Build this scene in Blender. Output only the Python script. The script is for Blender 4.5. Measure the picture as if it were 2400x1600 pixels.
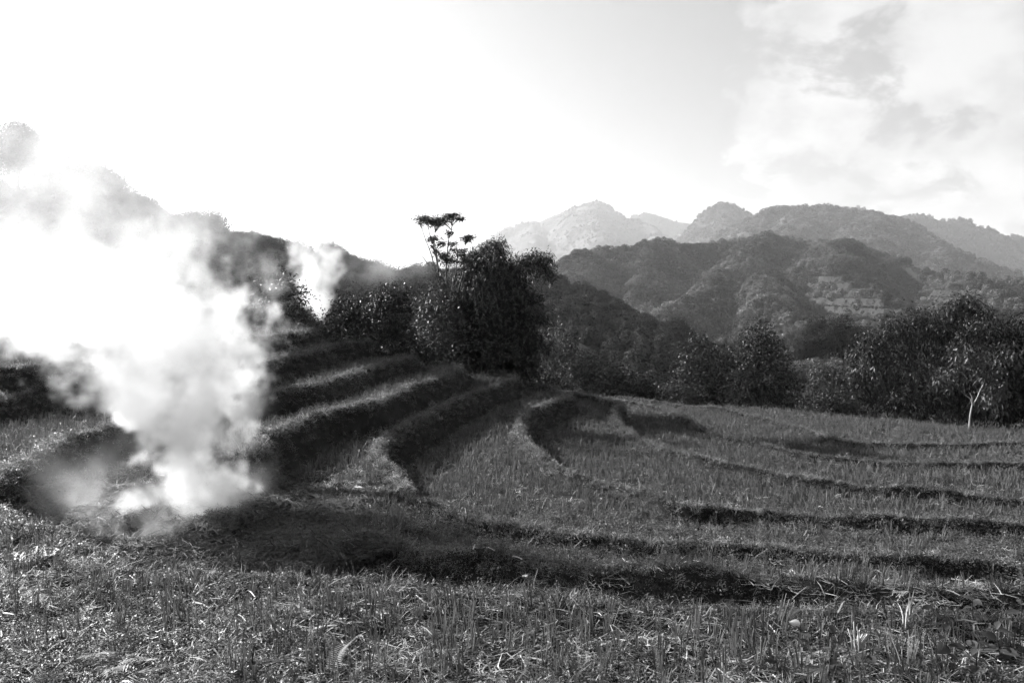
import bpy, math, random
import numpy as np

for _o in list(bpy.data.objects):
    bpy.data.objects.remove(_o)
SC = bpy.context.scene
COL = SC.collection
R = math.radians
rng = np.random.default_rng(7)

# ------------------------------------------------------------------ camera
K = 1.5                                    # scale of the slope: turns the drops listed below into metres
CZ = 9.0                                   # eye height above the datum (the lowest field lies near 0.6)
PITCH = math.atan2(120.0, 1866.7)
FPX = 2400 * 28.0 / 36.0
cam_d = bpy.data.cameras.new('camera')
cam_d.lens = 28.0
cam_d.sensor_width = 36.0
cam_d.clip_start = 0.1
cam_d.clip_end = 30000
cam = bpy.data.objects.new('camera', cam_d)
COL.objects.link(cam)
cam.location = (0, 0, CZ)
cam.rotation_euler = (math.pi / 2 - PITCH, 0, 0)
SC.camera = cam

# ------------------------------------------------------------------ light
SUN_AZ, SUN_EL = R(-57), R(27)             # azimuth from the view axis (+Y), negative = left
sun_dir = np.array([math.sin(SUN_AZ) * math.cos(SUN_EL), math.cos(SUN_AZ) * math.cos(SUN_EL), math.sin(SUN_EL)])
sl = bpy.data.lights.new('sun', 'SUN')
sl.energy = 5.0
sl.angle = R(0.5)
sl.color = (1.0, 1.0, 1.0)
so = bpy.data.objects.new('sun', sl)
COL.objects.link(so)
from mathutils import Vector
so.rotation_euler = Vector(-sun_dir).to_track_quat('-Z', 'Y').to_euler()

W = bpy.data.worlds.new('World')
SC.world = W
W.use_nodes = True
nt = W.node_tree
nt.nodes.clear()


def N(tree, kind, ins=None, **props):
    n = tree.nodes.new(kind)
    for k, v in props.items():
        setattr(n, k, v)
    for k, v in (ins or {}).items():
        s = n.inputs[k]
        if hasattr(v, 'is_output'):
            tree.links.new(v, s)
        else:
            s.default_value = v
    return n


def M_(tree, op, a, b=None, c=None, clamp=False):
    n = tree.nodes.new('ShaderNodeMath')
    n.operation = op
    n.use_clamp = clamp
    for i, v in enumerate((a, b, c)):
        if v is None:
            continue
        if hasattr(v, 'is_output'):
            tree.links.new(v, n.inputs[i])
        else:
            n.inputs[i].default_value = v
    return n.outputs[0]


def ramp(tree, fac, lo, hi, a=0.0, b=1.0, smooth=True):
    n = tree.nodes.new('ShaderNodeMapRange')
    n.interpolation_type = 'SMOOTHSTEP' if smooth else 'LINEAR'
    tree.links.new(fac, n.inputs[0])
    for i, v in enumerate((lo, hi, a, b)):
        n.inputs[1 + i].default_value = v
    return n.outputs[0]


sky = N(nt, 'ShaderNodeTexSky', sky_type='NISHITA')
sky.sun_disc = False
sky.sun_elevation = SUN_EL
sky.sun_rotation = SUN_AZ
sky.altitude = 600
sky.air_density = 1.0
sky.dust_density = 5.0
sky.ozone_density = 1.0
sep = N(nt, 'ShaderNodeSeparateColor', {'Color': sky.outputs[0]})
# black and white film: one grey from the three colours of the sky
grey = M_(nt, 'ADD', M_(nt, 'MULTIPLY', sep.outputs[0], 0.34), M_(nt, 'ADD', M_(nt, 'MULTIPLY', sep.outputs[1], 0.4), M_(nt, 'MULTIPLY', sep.outputs[2], 0.26)))
grey = M_(nt, 'MULTIPLY', M_(nt, 'POWER', M_(nt, 'DIVIDE', grey, 5.0), 0.7), 3.75)
# clouds: a noise sheet seen in perspective on a plane high above
tc = N(nt, 'ShaderNodeTexCoord')
sx = N(nt, 'ShaderNodeSeparateXYZ', {0: tc.outputs['Generated']})
zz = M_(nt, 'ADD', M_(nt, 'MAXIMUM', sx.outputs[2], 0.0), 0.5)
cu = M_(nt, 'DIVIDE', sx.outputs[0], zz)
cv = M_(nt, 'DIVIDE', sx.outputs[1], zz)
cvec = N(nt, 'ShaderNodeCombineXYZ', {0: cu, 1: cv, 2: 3.7})
n1 = N(nt, 'ShaderNodeTexNoise', {'Vector': cvec.outputs[0], 'Scale': 6.4, 'Detail': 11.0, 'Roughness': 0.58, 'Distortion': 0.2})
n2 = N(nt, 'ShaderNodeTexNoise', {'Vector': cvec.outputs[0], 'Scale': 7.0, 'Detail': 6.0, 'Roughness': 0.55})
bank = ramp(nt, M_(nt, 'ADD', cu, M_(nt, 'MULTIPLY', cv, -0.10)), -0.05, 0.6)      # a bank of cloud away from the sun
cov = M_(nt, 'ADD', n1.outputs[0], M_(nt, 'MULTIPLY', M_(nt, 'SUBTRACT', bank, 0.6), 0.34))
cmask = ramp(nt, cov, 0.455, 0.565)
cshade = ramp(nt, n2.outputs[0], 0.36, 0.66, 1.0, 0.74)
cbright = M_(nt, 'MULTIPLY', cshade, 4.35)
mixc = N(nt, 'ShaderNodeMix', data_type='FLOAT')
nt.links.new(M_(nt, 'MULTIPLY', cmask, 0.85), mixc.inputs[0])
nt.links.new(grey, mixc.inputs[2])
nt.links.new(M_(nt, 'MAXIMUM', cbright, M_(nt, 'MULTIPLY', grey, 0.92)), mixc.inputs[3])
bg = N(nt, 'ShaderNodeBackground', {'Color': mixc.outputs[0], 'Strength': 0.05})
wo = N(nt, 'ShaderNodeOutputWorld', {'Surface': bg.outputs[0]})

SC.view_settings.view_transform = 'Standard'
SC.view_settings.look = 'None'
SC.view_settings.gamma = 1.0
SC.view_settings.use_curve_mapping = False
SC.view_settings.exposure = 2.0
SC.render.engine = 'CYCLES'
SC.cycles.use_denoising = True
SC.cycles.max_bounces = 15
SC.cycles.diffuse_bounces = 2
SC.cycles.glossy_bounces = 2
SC.cycles.transmission_bounces = 3
SC.cycles.transparent_max_bounces = 8
SC.cycles.volume_bounces = 14
SC.cycles.use_adaptive_sampling = True
SC.cycles.adaptive_threshold = 0.03
SC.cycles.adaptive_min_samples = 16
SC.cycles.sample_clamp_indirect = 4.0
SC.cycles.volume_max_steps = 256

# ------------------------------------------------------------------ helpers
def ray(u, v):
    xc, yc = (u - 1200.0) / FPX, -(v - 800.0) / FPX
    sp, cp = math.sin(PITCH), math.cos(PITCH)
    return np.array([xc, cp + yc * sp, -sp + yc * cp])


def at_drop(u, v, d):
    """the point seen at a pixel that lies d * K metres below the eye"""
    r = ray(u, v)
    t = -d * K / r[2]
    return np.array([r[0] * t, r[1] * t, CZ - d * K])


def at_depth(u, v, Y):
    r = ray(u, v)
    t = Y / r[1]
    return np.array([r[0] * t, Y, CZ + r[2] * t])


_P = np.random.default_rng(11).permutation(512).astype(np.int64)
_PP = np.concatenate([_P, _P, _P])
_G2 = np.stack([np.cos(np.arange(512) * 2.399), np.sin(np.arange(512) * 2.399)], 1)


def perlin(x, y):
    x, y = np.asarray(x, float), np.asarray(y, float)
    xi, yi = np.floor(x).astype(np.int64), np.floor(y).astype(np.int64)
    xf, yf = x - xi, y - yi
    u, v = xf * xf * xf * (xf * (xf * 6 - 15) + 10), yf * yf * yf * (yf * (yf * 6 - 15) + 10)

    def g(ix, iy, dx, dy):
        h = _PP[(_PP[ix & 511] + iy) & 511]
        return _G2[h, 0] * dx + _G2[h, 1] * dy
    a, b = g(xi, yi, xf, yf), g(xi + 1, yi, xf - 1, yf)
    c, d = g(xi, yi + 1, xf, yf - 1), g(xi + 1, yi + 1, xf - 1, yf - 1)
    return (a + u * (b - a)) + v * ((c + u * (d - c)) - (a + u * (b - a)))


def fbm(x, y, oct=4, rough=0.5):
    s, a, t = 0, 1.0, 0
    for i in range(oct):
        s = s + a * perlin(x * 2 ** i + 17.3 * i, y * 2 ** i - 9.1 * i)
        t += a
        a *= rough
    return s / t * 1.6


def sstep(e0, e1, x):
    t = np.clip((x - e0) / (e1 - e0), 0, 1)
    return t * t * (3 - 2 * t)


def tag(o, label=None, cat=None, group=None, kind=None):
    if label: o['label'] = label
    if cat: o['category'] = cat
    if group: o['group'] = group
    if kind: o['kind'] = kind
    return o


def mesh_np(name, V, F, mats=(), smooth=False, fmat=None):
    """mesh from numpy: V (n,3), F (m,k) with k = 3 or 4"""
    V = np.asarray(V, np.float32)
    F = np.asarray(F, np.int32)
    me = bpy.data.meshes.new(name)
    me.vertices.add(len(V))
    me.vertices.foreach_set('co', V.ravel())
    m, k = F.shape
    me.loops.add(m * k)
    me.polygons.add(m)
    me.loops.foreach_set('vertex_index', F.ravel())
    me.polygons.foreach_set('loop_start', np.arange(m, dtype=np.int32) * k)
    me.polygons.foreach_set('loop_total', np.full(m, k, np.int32))
    if smooth:
        me.polygons.foreach_set('use_smooth', np.ones(m, bool))
    for mt in mats:
        me.materials.append(mt)
    if fmat is not None:
        me.polygons.foreach_set('material_index', np.asarray(fmat, np.int32))
    me.update(calc_edges=True)
    return me


def link(name, data, parent=None, loc=None):
    o = bpy.data.objects.new(name, data)
    COL.objects.link(o)
    if parent is not None:
        o.parent = parent
    if loc is not None:
        o.location = loc
    return o


def grid_faces(nx, ny):
    i = np.arange(nx * ny).reshape(ny, nx)
    return np.stack([i[:-1, :-1], i[:-1, 1:], i[1:, 1:], i[1:, :-1]], -1).reshape(-1, 4)


def merge(parts):
    """[(V,F),...] -> one (V,F); F all the same k"""
    V, F, o = [], [], 0
    for v, f in parts:
        V.append(v); F.append(np.asarray(f) + o); o += len(v)
    return np.concatenate(V), np.concatenate(F)


def tube(pts, radii, k=6):
    pts = np.asarray(pts, float)
    n = len(pts)
    radii = np.broadcast_to(radii, n)
    t = np.gradient(pts, axis=0)
    t /= np.linalg.norm(t, axis=1)[:, None] + 1e-9
    ref = np.array([0.31, 0.95, 0.05])
    a = np.cross(t, ref); a /= np.linalg.norm(a, axis=1)[:, None] + 1e-9
    b = np.cross(t, a)
    ang = np.arange(k) * 2 * np.pi / k
    V = pts[:, None, :] + radii[:, None, None] * (np.cos(ang)[None, :, None] * a[:, None, :] + np.sin(ang)[None, :, None] * b[:, None, :])
    F = []
    for i in range(n - 1):
        for j in range(k):
            F.append((i * k + j, i * k + (j + 1) % k, (i + 1) * k + (j + 1) % k, (i + 1) * k + j))
    return V.reshape(-1, 3), np.array(F)


def catmull(P, step):
    """smooth polyline through P resampled at about step"""
    P = np.asarray(P, float)
    Q = np.vstack([2 * P[0] - P[1], P, 2 * P[-1] - P[-2]])
    out = []
    for i in range(1, len(Q) - 2):
        p0, p1, p2, p3 = Q[i - 1:i + 3]
        m = max(2, int(np.linalg.norm(p2 - p1) / step))
        for t in np.arange(m) / m:
            out.append(0.5 * ((2 * p1) + (-p0 + p2) * t + (2 * p0 - 5 * p1 + 4 * p2 - p3) * t * t + (-p0 + 3 * p1 - 3 * p2 + p3) * t ** 3))
    out.append(P[-1])
    return np.array(out)


# ------------------------------------------------------------------ materials (black and white film: every colour is a grey)
def new_mat(name):
    m = bpy.data.materials.new(name)
    m.use_nodes = True
    m.node_tree.nodes.clear()
    return m, m.node_tree


def leaf_mat(name, lo, hi, trans=0.35, rough=0.5, scale=6.0, spec=0.3, patch=0.0):
    """plant tissue: grey that varies from leaf to leaf, some light passing through"""
    m, t = new_mat(name)
    geo = N(t, 'ShaderNodeNewGeometry')
    oi = N(t, 'ShaderNodeObjectInfo')
    rnd = geo.outputs['Random Per Island']
    tcn = N(t, 'ShaderNodeTexCoord')
    nz = N(t, 'ShaderNodeTexNoise', {'Vector': tcn.outputs['Object'], 'Scale': scale, 'Detail': 3.0})
    f = M_(t, 'ADD', M_(t, 'MULTIPLY', rnd, 0.6), M_(t, 'ADD', M_(t, 'MULTIPLY', oi.outputs['Random'], 0.25), M_(t, 'MULTIPLY', nz.outputs[0], 0.3)), clamp=True)
    v = ramp(t, f, 0.0, 1.0, lo, hi, smooth=False)
    if patch:                             # plant patches, the paler ones standing in for sunlit parts of the hill
        pz = N(t, 'ShaderNodeTexNoise', {'Vector': geo.outputs['Position'], 'Scale': patch, 'Detail': 4.0, 'Roughness': 0.6})
        v = M_(t, 'MULTIPLY', v, ramp(t, pz.outputs[0], 0.4, 0.62, 0.45, 2.1))
    col = N(t, 'ShaderNodeCombineColor', {0: v, 1: v, 2: v})
    p = N(t, 'ShaderNodeBsdfPrincipled', {'Base Color': col.outputs[0], 'Roughness': rough, 'Specular IOR Level': spec})
    if trans > 0:
        tr = N(t, 'ShaderNodeBsdfTranslucent', {'Color': col.outputs[0]})
        mx = N(t, 'ShaderNodeMixShader', {0: trans, 1: p.outputs[0], 2: tr.outputs[0]})
        s = mx.outputs[0]
    else:
        s = p.outputs[0]
    N(t, 'ShaderNodeOutputMaterial', {'Surface': s})
    return m


def ground_mat(name, lo, hi, scale, rough=0.9, bump=0.5, bscale=8.0, detail=8.0, attr=None, alo=0.0):
    m, t = new_mat(name)
    tcn = N(t, 'ShaderNodeTexCoord')
    n1 = N(t, 'ShaderNodeTexNoise', {'Vector': tcn.outputs['Object'], 'Scale': scale, 'Detail': detail, 'Roughness': 0.6})
    n2 = N(t, 'ShaderNodeTexNoise', {'Vector': tcn.outputs['Object'], 'Scale': scale * 7.3, 'Detail': 5.0, 'Roughness': 0.65})
    f = M_(t, 'ADD', M_(t, 'MULTIPLY', n1.outputs[0], 0.55), M_(t, 'MULTIPLY', n2.outputs[0], 0.45))
    v = ramp(t, f, 0.33, 0.67, lo, hi, smooth=False)
    if attr:
        at = N(t, 'ShaderNodeAttribute', attribute_name=attr)
        mx = N(t, 'ShaderNodeMix', data_type='FLOAT')
        t.links.new(at.outputs['Fac'], mx.inputs[0])
        t.links.new(v, mx.inputs[2])
        mx.inputs[3].default_value = alo
        v = mx.outputs[0]
    col = N(t, 'ShaderNodeCombineColor', {0: v, 1: v, 2: v})
    nb = N(t, 'ShaderNodeTexNoise', {'Vector': tcn.outputs['Object'], 'Scale': bscale, 'Detail': 8.0, 'Roughness': 0.7})
    bp = N(t, 'ShaderNodeBump', {'Height': nb.outputs[0], 'Strength': bump, 'Distance': 0.6 / bscale})
    p = N(t, 'ShaderNodeBsdfPrincipled', {'Base Color': col.outputs[0], 'Roughness': rough, 'Specular IOR Level': 0.15, 'Normal': bp.outputs[0]})
    N(t, 'ShaderNodeOutputMaterial', {'Surface': p.outputs[0]})
    return m


def bark_mat(name, lo, hi, scale=14.0):
    m, t = new_mat(name)
    tcn = N(t, 'ShaderNodeTexCoord')
    mp = N(t, 'ShaderNodeMapping', {'Vector': tcn.outputs['Object'], 'Scale': (1, 1, 0.25)})
    n1 = N(t, 'ShaderNodeTexNoise', {'Vector': mp.outputs[0], 'Scale': scale, 'Detail': 6.0, 'Roughness': 0.65})
    v = ramp(t, n1.outputs[0], 0.35, 0.65, lo, hi, smooth=False)
    col = N(t, 'ShaderNodeCombineColor', {0: v, 1: v, 2: v})
    bp = N(t, 'ShaderNodeBump', {'Height': n1.outputs[0], 'Strength': 0.6, 'Distance': 0.02})
    p = N(t, 'ShaderNodeBsdfPrincipled', {'Base Color': col.outputs[0], 'Roughness': 0.85, 'Specular IOR Level': 0.2, 'Normal': bp.outputs[0]})
    N(t, 'ShaderNodeOutputMaterial', {'Surface': p.outputs[0]})
    return m


M_SOIL = ground_mat('shade_dark_field_soil', 0.004, 0.014, 1.6, bscale=9.0, attr='burnt', alo=0.012)  # near-black soil colour stands in for shadow between the tufts
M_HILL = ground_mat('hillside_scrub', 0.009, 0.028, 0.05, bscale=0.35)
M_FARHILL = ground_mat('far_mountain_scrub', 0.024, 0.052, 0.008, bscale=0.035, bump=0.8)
M_BARK = bark_mat('dark_bark', 0.02, 0.06)
M_PALEBARK = bark_mat('pale_smooth_bark', 0.15, 0.3, 9.0)
M_LEAF = leaf_mat('broad_leaf', 0.004, 0.018, 0.2, 0.5, spec=0.18)
M_LEAFLT = leaf_mat('light_leaf', 0.01036, 0.04662, 0.3, 0.5, spec=0.2)
M_FOREST = leaf_mat('forest_foliage', 0.00518, 0.02331, 0.2, 0.7, spec=0.08, scale=0.6)
M_HILLWOOD = leaf_mat('hillside_foliage', 0.0175, 0.063, 0.2, 0.7, spec=0.05, scale=0.6, patch=0.022)  # paler than the forest leaves, so sunlight on the hill is in the colour
M_WEED = leaf_mat('low_weed_leaf', 0.0175, 0.154, 0.4, 0.5)
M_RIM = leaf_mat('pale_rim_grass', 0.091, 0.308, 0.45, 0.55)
M_GRASS = leaf_mat('grass_blade', 0.0056, 0.0315, 0.45, 0.5)  # kept very dark so the colour carries the shade on the risers
M_STUB = leaf_mat('rice_stubble_stalk', 0.0084, 0.119, 0.25, 0.6)
M_STRAW = leaf_mat('dry_straw', 0.105, 0.35, 0.2, 0.55)
M_CHAR = leaf_mat('scorched_straw', 0.0084, 0.049, 0.1, 0.7)

# ------------------------------------------------------------------ the terraced slope
# rims seen in the photograph (2400 x 1600 pixels), each with its level as a drop below the eye
RIMS = {
    'E': (5.05, [(2400, 1043), (2222, 1049), (2056, 1047), (1952, 1033), (1849, 1000), (1740, 975), (1620, 957), (1540, 950)], [(1470, 938)]),
    'D': (4.6, [(2400, 1097), (2180, 1093), (2014, 1087), (1890, 1074), (1799, 1054), (1683, 1029), (1600, 984), (1546, 965)], [(1480, 951), (1400, 938)]),
    'C': (4.15, [(2400, 1183), (2180, 1165), (2014, 1153), (1865, 1132), (1724, 1103), (1600, 1076), (1527, 1045), (1481, 1022), (1450, 1000), (1450, 980), (1466, 961)], [(1412, 944), (1345, 930)]),
    'T6': (3.7, [(2400, 1246), (2222, 1236), (2014, 1232), (1807, 1215), (1600, 1212), (1527, 1187), (1450, 1156), (1393, 1141), (1336, 1125), (1297, 1102), (1267, 1072), (1240, 1045), (1227, 1018), (1236, 992), (1267, 969), (1316, 949), (1345, 940)], [(1300, 920), (1225, 905)]),
    'T5': (3.2, [(2400, 1345), (2305, 1335), (2097, 1319), (1890, 1302), (1700, 1290), (1450, 1275), (1250, 1255), (1090, 1225), (1014, 1202), (968, 1175), (953, 1133), (926, 1110), (896, 1080), (907, 1045), (972, 1003), (1030, 972), (1098, 938), (1144, 919), (1219, 893)], [(1180, 880), (1100, 870)]),
    'T4': (2.6, [(-420, 1330), (-250, 1260), (-120, 1200), (0, 1140), (38, 1109), (107, 1067), (165, 1037), (230, 1018), (302, 1002), (400, 1010), (490, 1050), (560, 1080), (608, 1067), (627, 1029), (653, 1020), (730, 986), (783, 970), (883, 947), (967, 913), (1036, 890), (1085, 866)], [(1050, 848), (970, 838)]),
    'T3': (2.2, [(-420, 1020), (-200, 970), (0, 945), (92, 926), (172, 918), (300, 925), (420, 945), (500, 948), (577, 940), (672, 921), (768, 901), (883, 863), (974, 843)], [(955, 828), (880, 820)]),
    'T2': (1.7, [(-420, 905), (-200, 890), (0, 872), (200, 865), (400, 880), (577, 867), (653, 848), (749, 825), (791, 813), (868, 806)], [(852, 794), (790, 786)]),
    'T1b': (1.2, [(-420, 790), (-100, 790), (200, 795), (400, 800), (577, 795), (690, 783), (775, 768)], [(740, 755)]),
    'T1': (0.62, [(-420, 730), (0, 732), (300, 728), (584, 727), (664, 724), (714, 722)], [(690, 716)]),
}
ORDER = ['E', 'D', 'C', 'T6', 'T5', 'T4', 'T3', 'T2', 'T1b', 'T1']
F_RIM = (2.65, [(-300, 1130), (0, 1200), (46, 1228), (134, 1258), (230, 1300), (306, 1342), (497, 1362), (689, 1368), (900, 1368), (1030, 1387), (1297, 1406), (1450, 1425), (1565, 1433), (1849, 1440), (2014, 1445), (2222, 1455), (2500, 1470)])
END_RIM = (5.4, [(1440, 943), (1600, 953), (1807, 958), (2014, 979), (2180, 993), (2263, 1004), (2400, 1010), (2700, 1020)])


def world_rim(d, pix, step=0.35):
    return catmull(np.array([at_drop(u, v, d)[:2] for u, v in pix]), step)


def poly_sd(P, X, Y):
    """signed distance (positive inside) from points to a closed polygon"""
    d2 = np.full(X.shape, 1e12)
    ins = np.zeros(X.shape, bool)
    A, B = P, np.roll(P, -1, 0)
    for a, b in zip(A, B):
        e = b - a
        L = e @ e
        if L < 1e-12:
            continue
        t = np.clip(((X - a[0]) * e[0] + (Y - a[1]) * e[1]) / L, 0, 1)
        d2 = np.minimum(d2, (X - a[0] - t * e[0]) ** 2 + (Y - a[1] - t * e[1]) ** 2)
        c = (a[1] > Y) != (b[1] > Y)
        if abs(e[1]) > 1e-12:
            ins ^= c & (X < a[0] + (Y - a[1]) / e[1] * e[0])
    d = np.sqrt(d2)
    return np.where(ins, d, -d)


POLYS = {}
for k in ORDER:
    d, pix, far = RIMS[k]
    P = world_rim(d, pix)
    Fp = np.array([at_drop(u, v, d)[:2] for u, v in far])
    if k in ('E', 'D', 'C', 'T6', 'T5'):
        head = np.array([[90, P[0][1] - 4.0], ]) if P[0][0] > 0 else np.zeros((0, 2))
        tail = np.array([[-20, Fp[-1][1] + 4.0], [-90, 75], [-90, -25], [90, -25]])
    else:
        head = np.zeros((0, 2))
        tail = np.array([[Fp[-1][0] - 9, Fp[-1][1] + 4.0], [-90, Fp[-1][1] + 18], [-90, P[0][1] - 1.5]])
    POLYS[k] = (d, np.vstack([head, P, Fp, tail]))
dF, pixF = F_RIM
PF = world_rim(dF, pixF)
POLY_F = np.vstack([PF, [[90, PF[-1][1] - 1], [90, -25], [-90, -25], [-90, PF[0][1]]]])
dE, pixE = END_RIM
PE = world_rim(dE, pixE)
POLY_END = np.vstack([[[-90, PE[0][1] + 13]], [[-15, PE[0][1] + 3]], PE, [[130, PE[-1][1] - 2], [130, -25], [-90, -25]]])

BUND = {'E': .24, 'D': .26, 'C': .3, 'T6': .28, 'T5': .18, 'T4': .1, 'T3': .1, 'T2': .1, 'T1b': .05, 'T1': .12}
RISW = {'E': .3, 'D': .35, 'C': .4, 'T6': .42, 'T5': .5, 'T4': .6, 'T3': .5, 'T2': .45, 'T1b': .5, 'T1': .4}
FIRE1 = at_drop(300, 1225, 3.2)
# humps: (pixel, drop of the ground there, radius, height)
HUMPS = [(1535, 1182, 3.65, .42, .34), (1012, 1208, 3.2, .35, .24), (868, 1115, 3.2, .35, .22), (960, 1160, 3.2, .3, .18),
         (640, 1195, 3.2, .55, .28), (760, 1215, 3.2, .5, .25), (560, 1240, 3.2, .6, .3), (820, 1275, 3.2, .5, .22), (690, 1290, 3.2, .5, .2), (480, 1275, 3.2, .5, .22), (930, 1250, 3.2, .5, .2)]
SHADE_RIDGE = world_rim(3.05, [(860, 1290), (1000, 1308), (1144, 1316), (1297, 1332), (1450, 1350), (1565, 1356), (1750, 1372), (1950, 1385), (2200, 1400), (2450, 1420)])


def line_dist(P, X, Y):
    d2 = np.full(X.shape, 1e12)
    for a, b in zip(P[:-1], P[1:]):
        e = b - a
        t = np.clip(((X - a[0]) * e[0] + (Y - a[1]) * e[1]) / (e @ e + 1e-12), 0, 1)
        d2 = np.minimum(d2, (X - a[0] - t * e[0]) ** 2 + (Y - a[1] - t * e[1]) ** 2)
    return np.sqrt(d2)


def terrain(X, Y):
    wob = 0.10 * fbm(X * 0.9, Y * 0.9, 3) + 0.05 * fbm(X * 3.1, Y * 3.1, 2)
    sdE = poly_sd(POLY_END, X, Y) + wob * 2
    base = CZ - 5.4 * K
    h = np.full(X.shape, base)
    prev = 5.4
    rim = np.full(X.shape, 99.0)          # signed distance to the nearest rim (positive = on the terrace above it)
    sds = {}
    for k in ORDER:
        d, P = POLYS[k]
        sd = poly_sd(P, X, Y) + wob
        sds[k] = sd
        w = 0.95 * RISW[k] * (1 + 0.25 * perlin(X * 0.7 + 5, Y * 0.7))
        h = h + (prev - d) * K * sstep(-w, 0.02, sd)
        rim = np.where(np.abs(sd) < np.abs(rim), sd, rim)
        prev = d
    # the near terrace stands on the level of T5
    sdF = poly_sd(POLY_F, X, Y) + wob
    hF = CZ - 3.2 * K + 0.55 * K * sstep(-0.5, 0.05, sdF)
    h = np.maximum(h, np.where(sdF > -0.9, hF, -99))
    rim = np.where(np.abs(sdF) < np.abs(rim), sdF, rim)
    # bunds along the rims
    for k in ORDER:
        h = h + 1.4 * BUND[k] * np.exp(-((sds[k] - 0.22) / 0.19) ** 2) * (0.75 + 0.6 * perlin(X * 0.5 + 3, Y * 0.5 + 8))
    h = h + 0.08 * np.exp(-((sdF - 0.2) / 0.3) ** 2)
    # ridge added so its shaded near face darkens the near ground; hollow in front
    rd = line_dist(SHADE_RIDGE, X, Y)
    behind = sstep(-0.6, 0.6, sds['T5'])
    h = h + 0.5 * np.exp(-(rd / 0.55) ** 2) * (0.8 + 0.5 * perlin(X * 0.45, Y * 0.45 + 2))
    for (u, v, d, r, a) in HUMPS:
        p = at_drop(u, v, d)
        h = h + a * 0.55 * np.exp(-(((X - p[0]) ** 2 + (Y - p[1]) ** 2) / (1.3 * r) ** 2) ** 1.4) * (1 + 0.5 * perlin(X * 3, Y * 3))
    h = h + 0.035 * fbm(X * 0.8, Y * 0.8, 4) + (0.035 * fbm(X * 2.6, Y * 2.6, 3) + 0.08 * fbm(X * .9 + 6, Y * .9, 2)) * sstep(22, 12, Y) + 0.012 * fbm(X * 4, Y * 4, 2)
    # the valley side falls away beyond the last field
    out = np.maximum(-sdE, 0)
    fall = np.minimum(out * 0.9, 2.2) + np.maximum(out - 2.4, 0) * 0.32
    h = np.where(sdE < 0, h - fall + 0.25 * fbm(X * .25, Y * .25, 3) * sstep(0, 3, out), h)
    return h, rim, sdE, sds, sdF


GX0, GX1, GY0, GY1, GS = -45.0, 60.0, -4.0, 80.0, 0.16
gx = np.arange(GX0, GX1 + 1e-6, GS)
gy = np.arange(GY0, GY1 + 1e-6, GS)
XX, YY = np.meshgrid(gx, gy)
HH, RIM, SDE, SDS, SDF = terrain(XX, YY)
gyh, gxh = np.gradient(HH, GS)
SLOPE = np.hypot(gxh, gyh)
BURN = np.exp(-((XX - FIRE1[0]) ** 2 / 4.4 ** 2 + (YY - FIRE1[1] - .6) ** 2 / 3.0 ** 2)) * 1.2 * (1 - sstep(0.3, 0.6, HH - (CZ - 3.2 * K)))
BURN = np.clip(BURN * (0.8 + 0.8 * perlin(XX * 1.3, YY * 1.3)), 0, 1)


def samp(A, x, y):
    fx = np.clip((np.asarray(x) - GX0) / GS, 0, len(gx) - 1.001)
    fy = np.clip((np.asarray(y) - GY0) / GS, 0, len(gy) - 1.001)
    ix, iy = fx.astype(int), fy.astype(int)
    a, b = fx - ix, fy - iy
    return (A[iy, ix] * (1 - a) * (1 - b) + A[iy, ix + 1] * a * (1 - b) + A[iy + 1, ix] * (1 - a) * b + A[iy + 1, ix + 1] * a * b)


def ground_z(x, y):
    return float(samp(HH, x, y))


V = np.stack([XX.ravel(), YY.ravel(), HH.ravel()], 1)
me = mesh_np('terraced_ground', V, grid_faces(len(gx), len(gy)), [M_SOIL], smooth=True)
at_ = me.attributes.new('burnt', 'FLOAT', 'POINT')
at_.data.foreach_set('value', BURN.ravel().astype(np.float32))
tag(link('terraced_ground', me), kind='structure')
# ------------------------------------------------------------------ valley, hills and mountains
def ridge_height(ridges, X, Y, k, foot, power=1.0):
    """height of a hill given by ridge lines [(u, v, depth), ...]: falls off at slope k from the nearest ridge"""
    best = np.full(X.shape, -1e9)
    for pts, kk in ridges:
        W3 = np.array([at_depth(*p) for p in pts])
        W3 = catmull(W3, np.linalg.norm(np.diff(W3, axis=0), axis=1).mean() / 3)
        for a, b in zip(W3[:-1], W3[1:]):
            e = (b - a)[:2]
            t = np.clip(((X - a[0]) * e[0] + (Y - a[1]) * e[1]) / (e @ e + 1e-9), 0, 1)
            dist = np.hypot(X - a[0] - t * e[0], Y - a[1] - t * e[1])
            z = a[2] + t * (b[2] - a[2])
            hgt = np.maximum(z - foot, 1e-3)
            h = foot + hgt * (1 + 0.12) - kk * k * np.sqrt(dist ** 2 + (0.12 * hgt / (kk * k)) ** 2)
            best = np.maximum(best, h)
    return best


HILLS = {}


def make_hill(name, ridges, k, foot, x0, x1, y0, y1, n, noise, mat, terr=None, amp2=0.0):
    nx = n
    ny = max(20, int(n * (y1 - y0) / (x1 - x0)))
    X, Y = np.meshgrid(np.linspace(x0, x1, nx), np.linspace(y0, y1, ny))
    wl, a = noise
    wx = X + a * 1.6 * fbm(X / wl, Y / wl, 3)
    wy = Y + a * 1.6 * fbm(X / wl + 31, Y / wl + 12, 3)
    H = ridge_height(ridges, wx, wy, k, foot)
    relief = sstep(foot, foot + a * 4, H)
    H = H + relief * (a * 0.5 * fbm(X / wl * 1.7 + 4, Y / wl * 1.7, 5, 0.55) - a * 0.5 * np.abs(fbm(X / wl * 1.1 - 7, Y / wl * 1.1, 4)))
    if terr is not None:
        H = terr(X, Y, H)
    H = np.maximum(H, foot - 2)
    me = mesh_np(name, np.stack([X.ravel(), Y.ravel(), H.ravel()], 1), grid_faces(nx, ny), [mat], smooth=True)
    o = tag(link(name, me), kind='structure')
    HILLS[name] = (X, Y, H)
    return o


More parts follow.
